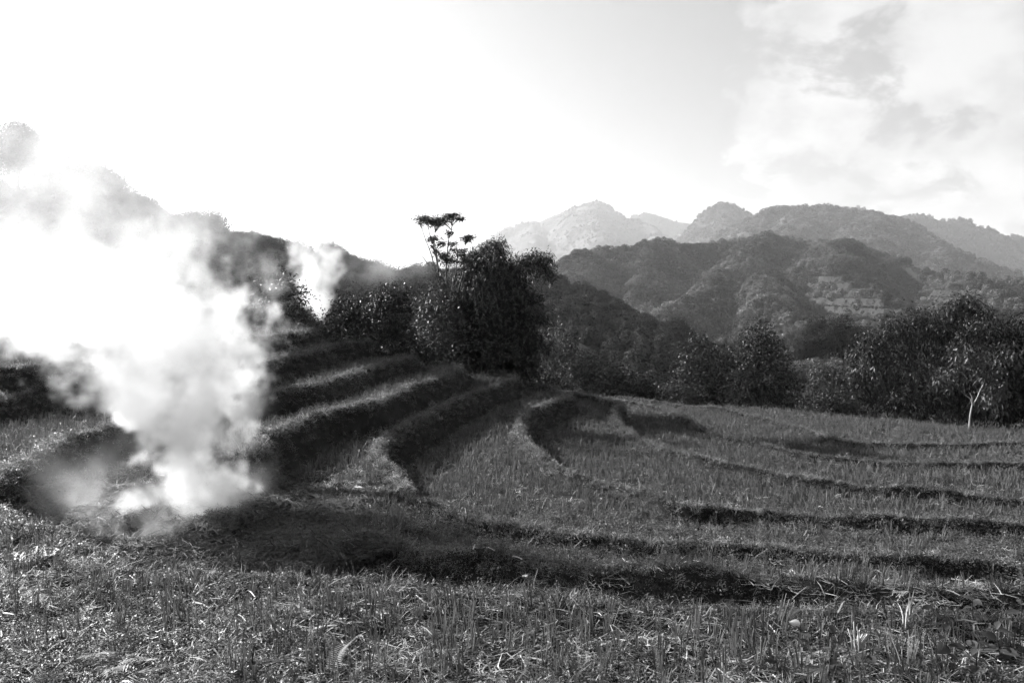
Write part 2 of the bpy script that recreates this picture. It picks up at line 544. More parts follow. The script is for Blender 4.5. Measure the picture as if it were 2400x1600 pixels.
def hill_z(name, x, y):
    X, Y, H = HILLS[name]
    fx = np.clip((np.asarray(x) - X[0, 0]) / (X[0, 1] - X[0, 0]), 0, X.shape[1] - 1.001)
    fy = np.clip((np.asarray(y) - Y[0, 0]) / (Y[1, 0] - Y[0, 0]), 0, X.shape[0] - 1.001)
    ix, iy = fx.astype(int), fy.astype(int)
    a, b = fx - ix, fy - iy
    return (H[iy, ix] * (1 - a) * (1 - b) + H[iy, ix + 1] * a * (1 - b) + H[iy + 1, ix] * (1 - a) * b + H[iy + 1, ix + 1] * a * b)


VZ = CZ - 30.0
# valley floor: one sheet that drops away below the terraces and runs to the horizon
ys = np.concatenate([np.linspace(-60, 100, 60), np.linspace(105, 900, 120), np.geomspace(920, 14000, 50)])
xs = np.concatenate([-np.geomspace(14000, 300, 40), np.linspace(-290, 600, 180), np.geomspace(620, 14000, 40)])
X, Y = np.meshgrid(xs, ys)
dz = sstep(40, 160, Y)
H = (-9.0) * (1 - dz) + VZ * dz + 2.5 * fbm(X / 60, Y / 60, 4) * sstep(60, 200, Y)
H = np.floor(H / 0.9) * 0.9 * 0.6 + H * 0.4
tag(link('valley_ground', mesh_np('valley_ground', np.stack([X.ravel(), Y.ravel(), H.ravel()], 1), grid_faces(len(xs), len(ys)), [M_HILL], smooth=True)), kind='structure')
VALLEY = (xs, ys, H)

# far ranges
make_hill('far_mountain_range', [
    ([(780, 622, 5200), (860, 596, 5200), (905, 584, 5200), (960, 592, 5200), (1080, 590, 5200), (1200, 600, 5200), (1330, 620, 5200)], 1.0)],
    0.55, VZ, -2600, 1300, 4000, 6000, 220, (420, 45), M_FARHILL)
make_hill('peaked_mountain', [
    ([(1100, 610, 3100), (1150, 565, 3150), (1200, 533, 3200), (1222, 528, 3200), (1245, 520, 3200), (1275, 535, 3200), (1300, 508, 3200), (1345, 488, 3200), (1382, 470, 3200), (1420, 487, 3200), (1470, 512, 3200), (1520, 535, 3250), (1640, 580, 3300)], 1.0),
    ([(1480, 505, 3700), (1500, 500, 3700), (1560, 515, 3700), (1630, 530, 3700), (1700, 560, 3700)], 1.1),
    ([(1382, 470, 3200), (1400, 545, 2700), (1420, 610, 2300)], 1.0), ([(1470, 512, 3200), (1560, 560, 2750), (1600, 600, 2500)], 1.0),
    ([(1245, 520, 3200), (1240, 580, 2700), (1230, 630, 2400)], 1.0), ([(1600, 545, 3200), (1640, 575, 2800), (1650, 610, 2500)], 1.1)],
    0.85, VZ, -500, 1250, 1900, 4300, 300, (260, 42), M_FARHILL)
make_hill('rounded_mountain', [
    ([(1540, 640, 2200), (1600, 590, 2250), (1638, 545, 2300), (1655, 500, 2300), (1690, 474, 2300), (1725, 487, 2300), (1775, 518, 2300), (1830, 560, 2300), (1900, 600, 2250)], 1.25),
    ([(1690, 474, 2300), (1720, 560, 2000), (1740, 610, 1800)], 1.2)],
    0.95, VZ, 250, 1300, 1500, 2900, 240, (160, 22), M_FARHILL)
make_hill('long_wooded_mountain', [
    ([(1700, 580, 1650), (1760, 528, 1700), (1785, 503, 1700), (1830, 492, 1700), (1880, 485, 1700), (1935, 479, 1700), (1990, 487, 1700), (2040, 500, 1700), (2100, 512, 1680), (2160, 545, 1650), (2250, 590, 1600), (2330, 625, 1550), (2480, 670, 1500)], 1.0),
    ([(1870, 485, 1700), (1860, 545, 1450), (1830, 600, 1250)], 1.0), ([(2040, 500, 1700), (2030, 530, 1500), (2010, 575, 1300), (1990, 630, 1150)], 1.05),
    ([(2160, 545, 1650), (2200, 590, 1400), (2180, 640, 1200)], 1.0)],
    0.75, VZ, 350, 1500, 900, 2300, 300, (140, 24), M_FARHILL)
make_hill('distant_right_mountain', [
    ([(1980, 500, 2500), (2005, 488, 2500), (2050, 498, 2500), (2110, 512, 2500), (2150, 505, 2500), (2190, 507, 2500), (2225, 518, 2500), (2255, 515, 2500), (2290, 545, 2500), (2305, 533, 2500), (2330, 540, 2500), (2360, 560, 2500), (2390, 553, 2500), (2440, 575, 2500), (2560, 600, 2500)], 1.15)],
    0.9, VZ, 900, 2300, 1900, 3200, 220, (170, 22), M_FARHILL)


def mid_terr(X, Y, H):
    """cut old field terraces into the open slope"""
    u = 1200 + X / Y * FPX
    m = sstep(1850, 1950, u) * sstep(2500, 2350, u) * sstep(560, 520, Y) * sstep(0.0, 6, H - VZ)
    st = 4.5
    q = H / st
    Ht = (np.floor(q) + sstep(0.72, 1.0, q - np.floor(q))) * st
    return H + m * (Ht - H)


make_hill('wooded_middle_hill', [
    ([(1330, 625, 520), (1355, 605, 540), (1385, 594, 560), (1430, 590, 590), (1500, 573, 620), (1540, 570, 640), (1600, 580, 660), (1660, 577, 680), (1740, 568, 700), (1800, 556, 720), (1850, 562, 720), (1900, 570, 720), (1960, 567, 700), (2010, 585, 680), (2080, 605, 660), (2150, 622, 640), (2250, 640, 620), (2400, 660, 600), (2600, 690, 580)], 1.0),
    ([(1350, 612, 535), (1340, 650, 490), (1330, 700, 440), (1360, 760, 380)], 1.2),
    ([(1500, 575, 620), (1480, 640, 540), (1500, 700, 460), (1540, 770, 380)], 1.0),
    ([(1740, 570, 700), (1720, 625, 590), (1680, 660, 510), (1620, 705, 430), (1570, 755, 360)], 1.05),
    ([(1780, 640, 540), (1790, 690, 450), (1830, 740, 370), (1860, 790, 310)], 1.0),
    ([(1960, 570, 700), (1950, 610, 600), (1990, 650, 500), (2060, 690, 420), (2150, 715, 380)], 0.75),
    ([(2250, 640, 620), (2270, 670, 500), (2330, 700, 420), (2420, 725, 380)], 0.7)],
    0.8, VZ, -60, 520, 230, 900, 460, (60, 8), M_HILL, terr=mid_terr)
make_hill('dark_shoulder_hill', [
    ([(1000, 640, 210), (1100, 645, 205), (1220, 655, 200), (1290, 668, 200), (1330, 690, 200), (1390, 725, 195), (1440, 758, 190), (1500, 790, 185), (1600, 822, 175)], 1.0),
    ([(1220, 655, 200), (1250, 720, 160), (1300, 790, 130)], 1.0), ([(1390, 725, 195), (1450, 790, 150), (1480, 830, 120)], 1.0)],
    0.5, VZ, -60, 80, 90, 300, 200, (30, 3.0), M_HILL)
# low spurs on the valley side to the right
make_hill('low_valley_spur', [
    ([(1640, 850, 210), (1750, 800, 240), (1900, 770, 280), (2050, 745, 300), (2200, 735, 310), (2450, 735, 310)], 1.0),
    ([(1750, 800, 240), (1780, 870, 150), (1800, 920, 110)], 1.0), ([(2000, 755, 290), (1930, 840, 170), (1900, 900, 120)], 1.0), ([(2250, 735, 310), (2200, 820, 180), (2150, 900, 120)], 1.0)],
    0.35, VZ, 20, 260, 70, 400, 260, (28, 3.2), M_HILL, terr=lambda X, Y, H: H + 0.55 * ((np.floor(H / 1.6) + sstep(.6, 1, H / 1.6 - np.floor(H / 1.6))) * 1.6 - H))
# the hill on the left that carries the wood
make_hill('wooded_left_hill', [
    ([(-900, 380, 133), (-400, 380, 140), (-100, 430, 147), (60, 465, 154), (200, 490, 161), (330, 540, 168), (460, 585, 171), (560, 622, 175), (660, 635, 175), (740, 660, 171), (820, 672, 165), (920, 700, 157), (1020, 730, 147), (1150, 765, 133)], 1.0),
    ([(200, 455, 161), (250, 560, 105), (330, 660, 77)], 1.0), ([(560, 590, 175), (600, 650, 119), (640, 705, 84)], 0.9), ([(820, 650, 165), (800, 700, 119), (800, 745, 91)], 0.9)],
    0.45, CZ - 20, -240, 45, 55, 270, 240, (30, 3.0), M_HILL)

# ------------------------------------------------------------------ haze
hm, t = new_mat('valley_haze')
pv = N(t, 'ShaderNodeVolumePrincipled', {'Color': (0.95, 0.95, 0.95, 1), 'Density': 0.00012, 'Anisotropy': 0.5, 'Density Attribute': ''})
hm.cycles.homogeneous_volume = True
N(t, 'ShaderNodeOutputMaterial', {'Volume': pv.outputs[0]})
b0, b1 = np.array([-15000, -500, VZ - 6]), np.array([15000, 15000, 420])
b0[0], b1[0] = -14500, 14500
Vb = np.array([[(b0, b1)[i][0], (b0, b1)[j][1], (b0, b1)[k][2]] for i in (0, 1) for j in (0, 1) for k in (0, 1)], float)
Fb = np.array([(0, 1, 3, 2), (4, 6, 7, 5), (0, 4, 5, 1), (2, 3, 7, 6), (0, 2, 6, 4), (1, 5, 7, 3)])
tag(link('haze', mesh_np('haze', Vb, Fb, [hm])), 'thin pale haze hanging in the valley air', 'haze', kind='stuff')
# ------------------------------------------------------------------ leaves, scattering
def leaves(P, Dr, Nr, L, Wd, fold=0.25, droop=0.0):
    """folded diamond leaves: base P, direction Dr, blade normal Nr, length L, width Wd -> (V, F quads)"""
    n = len(P)
    Dr = Dr / (np.linalg.norm(Dr, axis=1)[:, None] + 1e-9)
    S = np.cross(Dr, Nr); S /= np.linalg.norm(S, axis=1)[:, None] + 1e-9
    Nn = np.cross(S, Dr)
    L = np.broadcast_to(L, n)[:, None]
    Wd = np.broadcast_to(Wd, n)[:, None]
    mid = P + Dr * L * 0.45
    tip = P + Dr * L - np.array([0, 0, 1.0]) * L * droop
    a = mid + S * Wd * 0.5 + Nn * Wd * fold
    b = mid - S * Wd * 0.5 + Nn * Wd * fold
    V = np.stack([P, a, tip, b], 1).reshape(-1, 3)
    F = np.arange(n * 4).reshape(n, 4)
    return V, F


def rdir(n, g=rng):
    v = g.normal(size=(n, 3))
    return v / np.linalg.norm(v, axis=1)[:, None]


def gn_scatter(name, P, rot, scl, idx, protos, kind='stuff', label=None, cat=None):
    """one object whose points carry copies of the proto meshes (stuff nobody could count)"""
    pc = bpy.data.collections.new(name + '_kinds')
    for i, m in enumerate(protos):
        pc.objects.link(bpy.data.objects.new('%s_kind_%02d' % (name, i), m))
    me = bpy.data.meshes.new(name)
    n = len(P)
    me.vertices.add(n)
    me.vertices.foreach_set('co', np.asarray(P, np.float32).ravel())
    a = me.attributes.new('rot', 'FLOAT_VECTOR', 'POINT'); a.data.foreach_set('vector', np.asarray(rot, np.float32).ravel())
    scl = np.asarray(scl, np.float32)
    if scl.ndim == 1:
        scl = np.repeat(scl[:, None], 3, 1)
    a = me.attributes.new('scl', 'FLOAT_VECTOR', 'POINT'); a.data.foreach_set('vector', scl.ravel())
    a = me.attributes.new('idx', 'INT', 'POINT'); a.data.foreach_set('value', np.asarray(idx, np.int32))
    o = link(name, me)
    g = bpy.data.node_groups.new(name + '_scatter', 'GeometryNodeTree')
    g.interface.new_socket('Geometry', in_out='INPUT', socket_type='NodeSocketGeometry')
    g.interface.new_socket('Geometry', in_out='OUTPUT', socket_type='NodeSocketGeometry')
    gi, go = g.nodes.new('NodeGroupInput'), g.nodes.new('NodeGroupOutput')
    ci = g.nodes.new('GeometryNodeCollectionInfo')
    ci.inputs['Collection'].default_value = pc
    ci.inputs['Separate Children'].default_value = True
    ci.inputs['Reset Children'].default_value = True
    ip = g.nodes.new('GeometryNodeInstanceOnPoints')
    ip.inputs['Pick Instance'].default_value = True

    def na(nm, ty):
        q = g.nodes.new('GeometryNodeInputNamedAttribute')
        q.data_type = ty
        q.inputs['Name'].default_value = nm
        return q.outputs['Attribute']
    e2r = g.nodes.new('FunctionNodeEulerToRotation')
    g.links.new(na('rot', 'FLOAT_VECTOR'), e2r.inputs[0])
    g.links.new(gi.outputs[0], ip.inputs['Points'])
    g.links.new(ci.outputs[0], ip.inputs['Instance'])
    g.links.new(na('idx', 'INT'), ip.inputs['Instance Index'])
    g.links.new(e2r.outputs[0], ip.inputs['Rotation'])
    g.links.new(na('scl', 'FLOAT_VECTOR'), ip.inputs['Scale'])
    g.links.new(ip.outputs[0], go.inputs[0])
    md = o.modifiers.new('scatter', 'NODES')
    md.node_group = g
    return tag(o, label, cat, kind=kind)


def yaw_tilt(n, tilt=0.15):
    return np.stack([rng.normal(0, tilt, n), rng.normal(0, tilt, n), rng.uniform(0, 2 * np.pi, n)], 1)


# --- proto meshes -------------------------------------------------------
def blade_set(n, rad, h0, h1, w, splay, bend, up=1.0):
    """grass blades or stalks: three-point strips"""
    ang = rng.uniform(0, 2 * np.pi, n)
    r = rad * np.sqrt(rng.uniform(0, 1, n))
    B = np.stack([r * np.cos(ang), r * np.sin(ang), np.full(n, -0.02)], 1)
    oa = ang + rng.normal(0, 0.7, n)
    out = np.stack([np.cos(oa), np.sin(oa), np.zeros(n)], 1)
    H = rng.uniform(h0, h1, n)[:, None]
    sp = np.abs(rng.normal(0, splay, n))[:, None]
    bd = (bend * rng.uniform(0.3, 1.3, n))[:, None]
    m = B + np.array([0, 0, 1.0]) * H * 0.55 * up + out * H * sp * 0.5
    t = B + np.array([0, 0, 1.0]) * H * (1 - 0.45 * bd) * up + out * H * (sp + 0.55 * bd)
    fa = rng.uniform(0, 2 * np.pi, n)
    sd = np.stack([np.cos(fa), np.sin(fa), np.zeros(n)], 1) * (w * rng.uniform(0.6, 1.3, n))[:, None] * 0.5
    return B, m, t, sd


def mesh_blades(name, n, rad, h0, h1, w, splay, bend, mat, taper=0.2):
    B, m, t, s = blade_set(n, rad, h0, h1, w, splay, bend)
    V = np.stack([B - s, B + s, m + s * .95, m - s * .95, t + s * taper, t - s * taper], 1).reshape(-1, 3)
    i = np.arange(n)[:, None] * 6
    F = np.concatenate([i + np.array([[0, 1, 2, 3]]), i + np.array([[3, 2, 4, 5]])])
    return mesh_np(name, V, F, [mat])


def mesh_straw(name, n, rad, l0, l1, w, mat, lift=0.05):
    c = np.stack([rng.uniform(-rad, rad, n), rng.uniform(-rad, rad, n), rng.uniform(0.0, lift, n)], 1)
    a = rng.uniform(0, 2 * np.pi, n) * 0.5 + rng.choice([0.3, 1.2, 2.2], n)
    d = np.stack([np.cos(a), np.sin(a), rng.normal(0.03, 0.14, n)], 1)
    L = rng.uniform(l0, l1, n)[:, None]
    kink = rng.normal(0, 0.10, (n, 3)) * L
    s = np.stack([-np.sin(a), np.cos(a), rng.normal(0, 0.35, n)], 1) * (w * rng.uniform(0.6, 1.5, n))[:, None] * .5
    p0, p1, p2 = c - d * L * .5, c + kink, c + d * L * .5
    V = np.stack([p0 - s, p0 + s, p1 + s, p1 - s, p2 + s * .6, p2 - s * .6], 1).reshape(-1, 3)
    i = np.arange(n)[:, None] * 6
    F = np.concatenate([i + np.array([[0, 1, 2, 3]]), i + np.array([[3, 2, 4, 5]])])
    return mesh_np(name, V, F, [mat])


def mesh_weed(name, n, rad, h, l0, l1, mat, aspect=0.45):
    ang = rng.uniform(0, 2 * np.pi, n)
    r = rad * np.sqrt(rng.uniform(0, 1, n))
    P = np.stack([r * np.cos(ang), r * np.sin(ang), h * rng.uniform(0.05, 1, n) * (1 - 0.5 * (r / rad) ** 2)], 1)
    D = rdir(n); D[:, 2] = np.abs(D[:, 2]) * 0.5 + 0.05
    Nr = rdir(n) * 0.6 + np.array([0, 0, 1.0])
    L = rng.uniform(l0, l1, n)
    V, F = leaves(P, D, Nr, L, L * aspect, 0.15, 0.15)
    return mesh_np(name, V, F, [mat])


STUBM = [mesh_blades('stubble_mesh', 12, 0.05, 0.16, 0.32, 0.012, 0.10, 0.05, M_STUB, 0.9) for _ in range(8)]
STUBL = [mesh_blades('lying_stubble_mesh', 10, 0.05, 0.18, 0.34, 0.015, 0.55, 0.3, M_STUB, 0.8) for _ in range(3)]
STRAWM = [mesh_straw('straw_mesh', 10, 0.22, 0.12, 0.42, 0.011, M_STRAW) for _ in range(6)]
STRAWD = [mesh_straw('dull_straw_mesh', 11, 0.2, 0.12, 0.36, 0.011, M_STUB) for _ in range(4)]
CHARM = [mesh_straw('scorched_straw_mesh', 18, 0.22, 0.12, 0.38, 0.009, M_CHAR, 0.1) for _ in range(4)]
WEEDM = [mesh_weed('weed_mesh', 34, 0.13, 0.11, 0.025, 0.06, M_WEED, 0.42) for _ in range(6)]
WEEDT = [mesh_weed('tall_weed_mesh', 46, 0.12, 0.26, 0.03, 0.07, M_WEED, 0.38) for _ in range(3)]
GRASSM = [mesh_blades('grass_mesh', 24, 0.08, 0.10, 0.24, 0.008, 0.35, 0.7, M_GRASS) for _ in range(6)]
GRASST = [mesh_blades('tall_grass_mesh', 20, 0.06, 0.22, 0.42, 0.009, 0.3, 0.8, M_GRASS) for _ in range(3)]


# --- sample points on the visible slope --------------------------------------
def field_points(n, ymin=6.3, ymax=66, bias=1.0, mult=1.0):
    """random ground points in a generous wedge in front of the camera; bias > 0 puts more of them near the camera"""
    t = rng.uniform(0, 1, n)
    e = 2 - bias
    y = (ymin ** e + t * (ymax ** e - ymin ** e)) ** (1 / e)
    x = y * rng.uniform(-0.78, 0.78, n)
    return x, y


def env(x, y):
    return dict(z=samp(HH, x, y), rim=samp(RIM, x, y), slope=samp(SLOPE, x, y), sde=samp(SDE, x, y), sdf=samp(SDF, x, y),
                burn=samp(BURN, x, y), t4=samp(SDS['T4'], x, y), t5=samp(SDS['T5'], x, y), t6=samp(SDS['T6'], x, y), c=samp(SDS['C'], x, y), t1=samp(SDS['T1'], x, y))


def pix_of(x, y, z):
    sp, cp = math.sin(PITCH), math.cos(PITCH)
    dz = z - CZ
    f = y * cp - dz * sp
    up = y * sp + dz * cp
    return 1200 + x / f * FPX, 800 - up / f * FPX


def place(x, y, keep):
    return x[keep], y[keep]


def scatter(name, label, cat, x, y, z, protos, s0, s1, tilt=0.15, sink=0.0, sz=1.0):
    n = len(x)
    scl = rng.uniform(s0, s1, n)
    s3 = np.stack([scl, scl, scl * sz], 1)
    gn_scatter(name, np.stack([x, y, z - sink], 1), yaw_tilt(n, tilt), s3, rng.integers(0, len(protos), n), protos, label=label, cat=cat)


# rice stubble: rows of tufts on the flat of every terrace
rows = []
sx_ = 0.21
for j, yy in enumerate(np.arange(6.4, 56, 0.23)):
    xw = yy * 0.76
    xr = np.arange(-xw, xw, sx_)
    rows.append(np.stack([xr + rng.normal(0, .018, len(xr)) + 0.1 * np.sin(yy * .6), np.full(len(xr), yy) + rng.normal(0, .02, len(xr)) + 0.05 * xr * 0 + 0.6 * np.sin(xr * 0.25)], 1))
S = np.concatenate(rows)
x, y = S[:, 0], S[:, 1]
e = env(x, y)
patch = fbm(x * 0.35, y * 0.35, 3)
u, v = pix_of(x, y, e['z'])
weedy = (sstep(0.35, 0.0, np.abs(e['sdf'])) + sstep(10, 8.4, y) * sstep(-1.8, -3.3, x))
on_flat = (e['slope'] < 0.33) & (e['rim'] > 0.38) & (e['sde'] > 0.3) & (e['burn'] < 0.25)
on_flat |= (e['slope'] < 0.33) & (e['rim'] < -0.7) & (e['sde'] > 0.3) & (e['burn'] < 0.25)
charred = (u > 300) & (u < 830) & (v > 1180) & (v < 1335) & (e['sdf'] < 0.1) & (e['t4'] < 0)
weedzone = (u > 950) & (v > 1215) & (v < 1345) & (e['sdf'] < 0.05)
keepp = np.where(charred, 0.08, np.where(weedzone, 0.3, np.where(e['sdf'] > 0.2, 0.62, 0.86))) * (1 - 0.7 * np.clip(weedy, 0, 1)) * np.where(patch < -0.35, 0.35, 1.0)
ok = on_flat & (rng.uniform(0, 1, len(x)) < keepp) & (e['t1'] < 0)
x, y, z = x[ok], y[ok], e['z'][ok]
u, v = pix_of(x, y, z)
dist = np.hypot(x, y)
inframe = (u > 15) & (u < 2385) & (v < 1590)
order = np.argsort(np.where(inframe, dist, 1e9))
near = order[:300]
rest = order[300:]
for q in near:
    lying = rng.uniform() < 0.12
    o = link('rice_stubble_tuft', (STUBL if lying else STUBM)[rng.integers(0, 3 if lying else 8)], loc=(x[q], y[q], z[q] - 0.01))
    o.rotation_euler = (rng.normal(0, .1), rng.normal(0, .1), rng.uniform(0, 6.28))
    s = rng.uniform(0.85, 1.3)
    o.scale = (s, s, s * rng.uniform(.85, 1.2))
    tag(o, 'cut rice stubble tuft standing in the straw of the nearest terrace', 'stubble tuft', 'rice stubble tufts on the nearest terrace')
n = len(rest)
scl = rng.uniform(0.8, 1.2, n)
gn_scatter('rice_stubble', np.stack([x[rest], y[rest], z[rest] - .01], 1), yaw_tilt(n, .1), scl, rng.integers(0, 11, n) * (rng.uniform(0, 1, n) < 2), STUBM + STUBL,
           label='rows of cut rice stubble across the harvested terraces', cat='stubble')

# loose straw
x, y = field_points(60000, bias=1.0, ymax=56)
e = env(x, y)
u, v = pix_of(x, y, e['z'])
charred = (u > 250) & (u < 840) & (v > 1170) & (v < 1340) & (e['sdf'] < 0.1) & (e['t4'] < -0.1) | (e['burn'] > 0.3)
flat = (e['slope'] < 0.5) & (e['sde'] > 0.2) & ((e['rim'] > 0.3) | (e['rim'] < -0.6))
patch = fbm(x * 0.5 + 3, y * 0.5, 3)
weedy = (v > 1215) & (v < 1345) & (u > 900) & (e['sdf'] < 0)
lightp = np.where(weedy, 0.15, (0.5 + 0.8 * patch) * (1 - .72 * sstep(13, 20, y)))
lightp = lightp + .25 * (e['sdf'] > .2)
ok = flat & ~charred & (rng.uniform(0, 1, len(x)) < lightp)
scatter('loose_straw', 'loose pale straw lying between the stubble', 'straw', x[ok], y[ok], e['z'][ok], STRAWM + STRAWD, 0.6, 1.15, 0.12)
x2, y2 = field_points(46000, bias=0.6, ymin=12, ymax=19)
e2 = env(x2, y2)
u, v = pix_of(x2, y2, e2['z'])
ch = (((u > 240) & (u < 860 + 60 * np.sin(v * .05)) & (v > 1165) & (v < 1345)) | (e2['burn'] > 0.3)) & (e2['sdf'] < 0.15) & (e2['t4'] < -0.1)
ok = ch
scatter('scorched_straw', 'dark scorched straw matted around the smouldering fire', 'scorched straw', x2[ok], y2[ok], e2['z'][ok], CHARM + CHARM + STRAWD[:1], 0.7, 1.3, 0.2)

# low weeds: thick on rims and bunds, patchy on the flats
x, y = field_points(190000, bias=0.95, ymax=60)
e = env(x, y)
u, v = pix_of(x, y, e['z'])
p = np.full(len(x), 0.05)
p = np.maximum(p, 0.95 * np.exp(-((e['rim'] - 0.12) / 0.34) ** 2))
p = np.maximum(p, np.where(e['slope'] > 0.45, 0.16, 0))
p = np.maximum(p, np.where((v > 1200) & (v < 1350) & (u > 940) & (e['sdf'] < 0), 0.75, 0))
p = np.maximum(p, 0.75 * sstep(.05, .5, fbm(x * .6 + 9, y * .6, 3)) * (e['sdf'] > 0.2))
p = np.maximum(p, sstep(-0.9, -3.6, x - (y - 8.2) * 0.2) * sstep(10.3, 9.0, y) * 0.95)
p *= np.where(e['burn'] > 0.35, 0.05, 1.0)
ch = (u > 300) & (u < 800) & (v > 1180) & (v < 1325) & (e['sdf'] < -0.2) & (e['t4'] < -0.5)
p *= np.where(ch, 0.12, 1)
p *= np.where(e['sde'] < -0.5, 0.5, 1)
ok = rng.uniform(0, 1, len(x)) < p
sc_ = np.clip(0.75 + (y[ok] - 9) * 0.02, 0.75, 1.5)
n = ok.sum()
scl = sc_ * rng.uniform(.75, 1.25, n)
idx = np.where(rng.uniform(0, 1, n) < 0.14, rng.integers(6, 9, n), rng.integers(0, 6, n))
gn_scatter('low_weeds', np.stack([x[ok], y[ok], e['z'][ok] - .015], 1), yaw_tilt(n, .2), scl, idx, WEEDM + WEEDT,
           label='low leafy weeds along the terrace rims and bunds', cat='weeds')

# grass on the rims and hanging down the risers
x, y = field_points(170000, bias=0.9, ymax=64)
e = env(x, y)
u, v = pix_of(x, y, e['z'])
p = 0.01 + 0.25 * np.exp(-((e['rim'] - 0.0) / 0.28) ** 2) + np.where(e['slope'] > 0.4, 0.8, 0)
p = np.where(e['sde'] < 0, 0.9, p)
p = np.maximum(p, np.where(e['t1'] > 0, 0.8, 0))
p *= np.where(e['burn'] > 0.35, 0.05, 1.0) * np.where(e['sdf'] > 0.3, 0.2, 1)
ok = rng.uniform(0, 1, len(x)) < p
n = ok.sum()
scl = np.where((e['sde'][ok] > 0) & (e['slope'][ok] > .4), rng.uniform(.45, .8, n), rng.uniform(.6, 1.1, n))
idx = np.where(rng.uniform(0, 1, n) < np.where(e['sde'][ok] < 0.4, .5, 0.12), rng.integers(6, 9, n), rng.integers(0, 6, n))
gn_scatter('terrace_grass', np.stack([x[ok], y[ok], e['z'][ok] - .02], 1), yaw_tilt(n, .25), scl, idx, GRASSM + GRASST,
           label='grass fringing the rims and risers of the terraces', cat='grass')

# short pale grass along the rims, where the low sun catches it
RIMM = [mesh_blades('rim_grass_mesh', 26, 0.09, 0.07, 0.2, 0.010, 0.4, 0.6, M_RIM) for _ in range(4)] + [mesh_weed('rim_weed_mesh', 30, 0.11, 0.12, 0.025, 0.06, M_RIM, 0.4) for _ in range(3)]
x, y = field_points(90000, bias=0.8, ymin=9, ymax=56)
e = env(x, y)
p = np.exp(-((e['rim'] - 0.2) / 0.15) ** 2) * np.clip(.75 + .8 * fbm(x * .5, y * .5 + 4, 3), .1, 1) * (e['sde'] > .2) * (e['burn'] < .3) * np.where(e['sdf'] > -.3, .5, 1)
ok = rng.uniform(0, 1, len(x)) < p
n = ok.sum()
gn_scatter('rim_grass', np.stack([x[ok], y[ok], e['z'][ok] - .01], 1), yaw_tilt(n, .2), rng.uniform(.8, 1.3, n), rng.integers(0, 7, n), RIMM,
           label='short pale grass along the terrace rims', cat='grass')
# ------------------------------------------------------------------ trees
def crown_leaves(lobes, leaf, aspect=0.45, dens=1.0, droop=0.15, twig=0.35, shell=0.55, up=0.5, seed=0, hang=0.0):
    """leaf sprays on twigs spread through a set of lobes (x, y, z, r)"""
    g = np.random.default_rng(seed)
    P, D, Nn, Ls = [], [], [], []
    for (lx, ly, lz, r) in lobes:
        nt_ = max(6, int(dens * 44 * (r / leaf) ** 2 / 9))
        per = 9
        d = rdir(nt_, g)
        rad = r * (shell + (1 - shell) * g.uniform(0, 1, nt_) ** 0.6) * (1 + 0.22 * g.normal(size=nt_))
        c = np.array([lx, ly, lz]) + d * rad[:, None] * np.array([1, 1, 0.85])
        lump = perlin(c[:, 0] * 1.1 / r + lx, c[:, 2] * 1.1 / r + c[:, 1] * 0.7 / r)
        c = c[lump > -0.28]
        d = d[lump > -0.28]
        n = len(c)
        off = g.normal(size=(n, per, 3)) * leaf * (0.9 + twig)
        p = (c[:, None, :] + off).reshape(-1, 3)
        dd = np.repeat(d, per, 0) * 0.7 + rdir(n * per, g) * 0.8
        dd[:, 2] -= hang
        nn = np.repeat(d, per, 0) * 0.6 + rdir(n * per, g) * 0.7 + np.array([0, 0, up])
        P.append(p); D.append(dd); Nn.append(nn); Ls.append(leaf * g.uniform(0.6, 1.35, n * per))
    P, D, Nn, Ls = map(np.concatenate, (P, D, Nn, Ls))
    return leaves(P, D, Nn, Ls, Ls * aspect, 0.15, droop)


def limbs(base, lobes, r0, seed=0, fork=0.45, k=6):
    """a tapered trunk that forks into one limb for each lobe"""
    g = np.random.default_rng(seed)
    base = np.asarray(base, float)
    cen = np.mean([l[:3] for l in lobes], 0)
    top = base + (cen - base) * fork
    top[:2] = base[:2] + (cen[:2] - base[:2]) * fork * 0.5
    parts = [tube(catmull(np.array([base - [0, 0, .15], base + (top - base) * .5 + g.normal(0, .03, 3) * np.linalg.norm(top - base), top]), 0.4), 0.0 + r0, k)]
    v, f = parts[0]
    nring = len(v) // k
    sc = np.linspace(1.15, 0.62, nring)
    cc = v.reshape(nring, k, 3).mean(1)
    v = (cc[:, None] + (v.reshape(nring, k, 3) - cc[:, None]) * sc[:, None, None]).reshape(-1, 3)
    parts[0] = (v, f)
    for l in lobes:
        e = np.array(l[:3], float)
        m = top + (e - top) * 0.5 + np.array([0, 0, -0.12]) * np.linalg.norm(e - top) + g.normal(0, .05, 3) * np.linalg.norm(e - top)
        path = catmull(np.array([top, m, e]), 0.5)
        parts.append(tube(path, np.linspace(r0 * .55, r0 * .12, len(path)), 5))
    return merge(parts)


def px_lobes(spec, Y, jit, seed=0):
    """[(u, v, radius in px), ...] at depth Y -> lobes in metres, spread in depth"""
    g = np.random.default_rng(seed)
    out = []
    for (u, v, r) in spec:
        rm = r / FPX * Y
        y = Y + g.uniform(-jit, jit)
        p = at_depth(u, v, y)
        out.append((p[0], p[1], p[2], rm * y / Y))
    return out


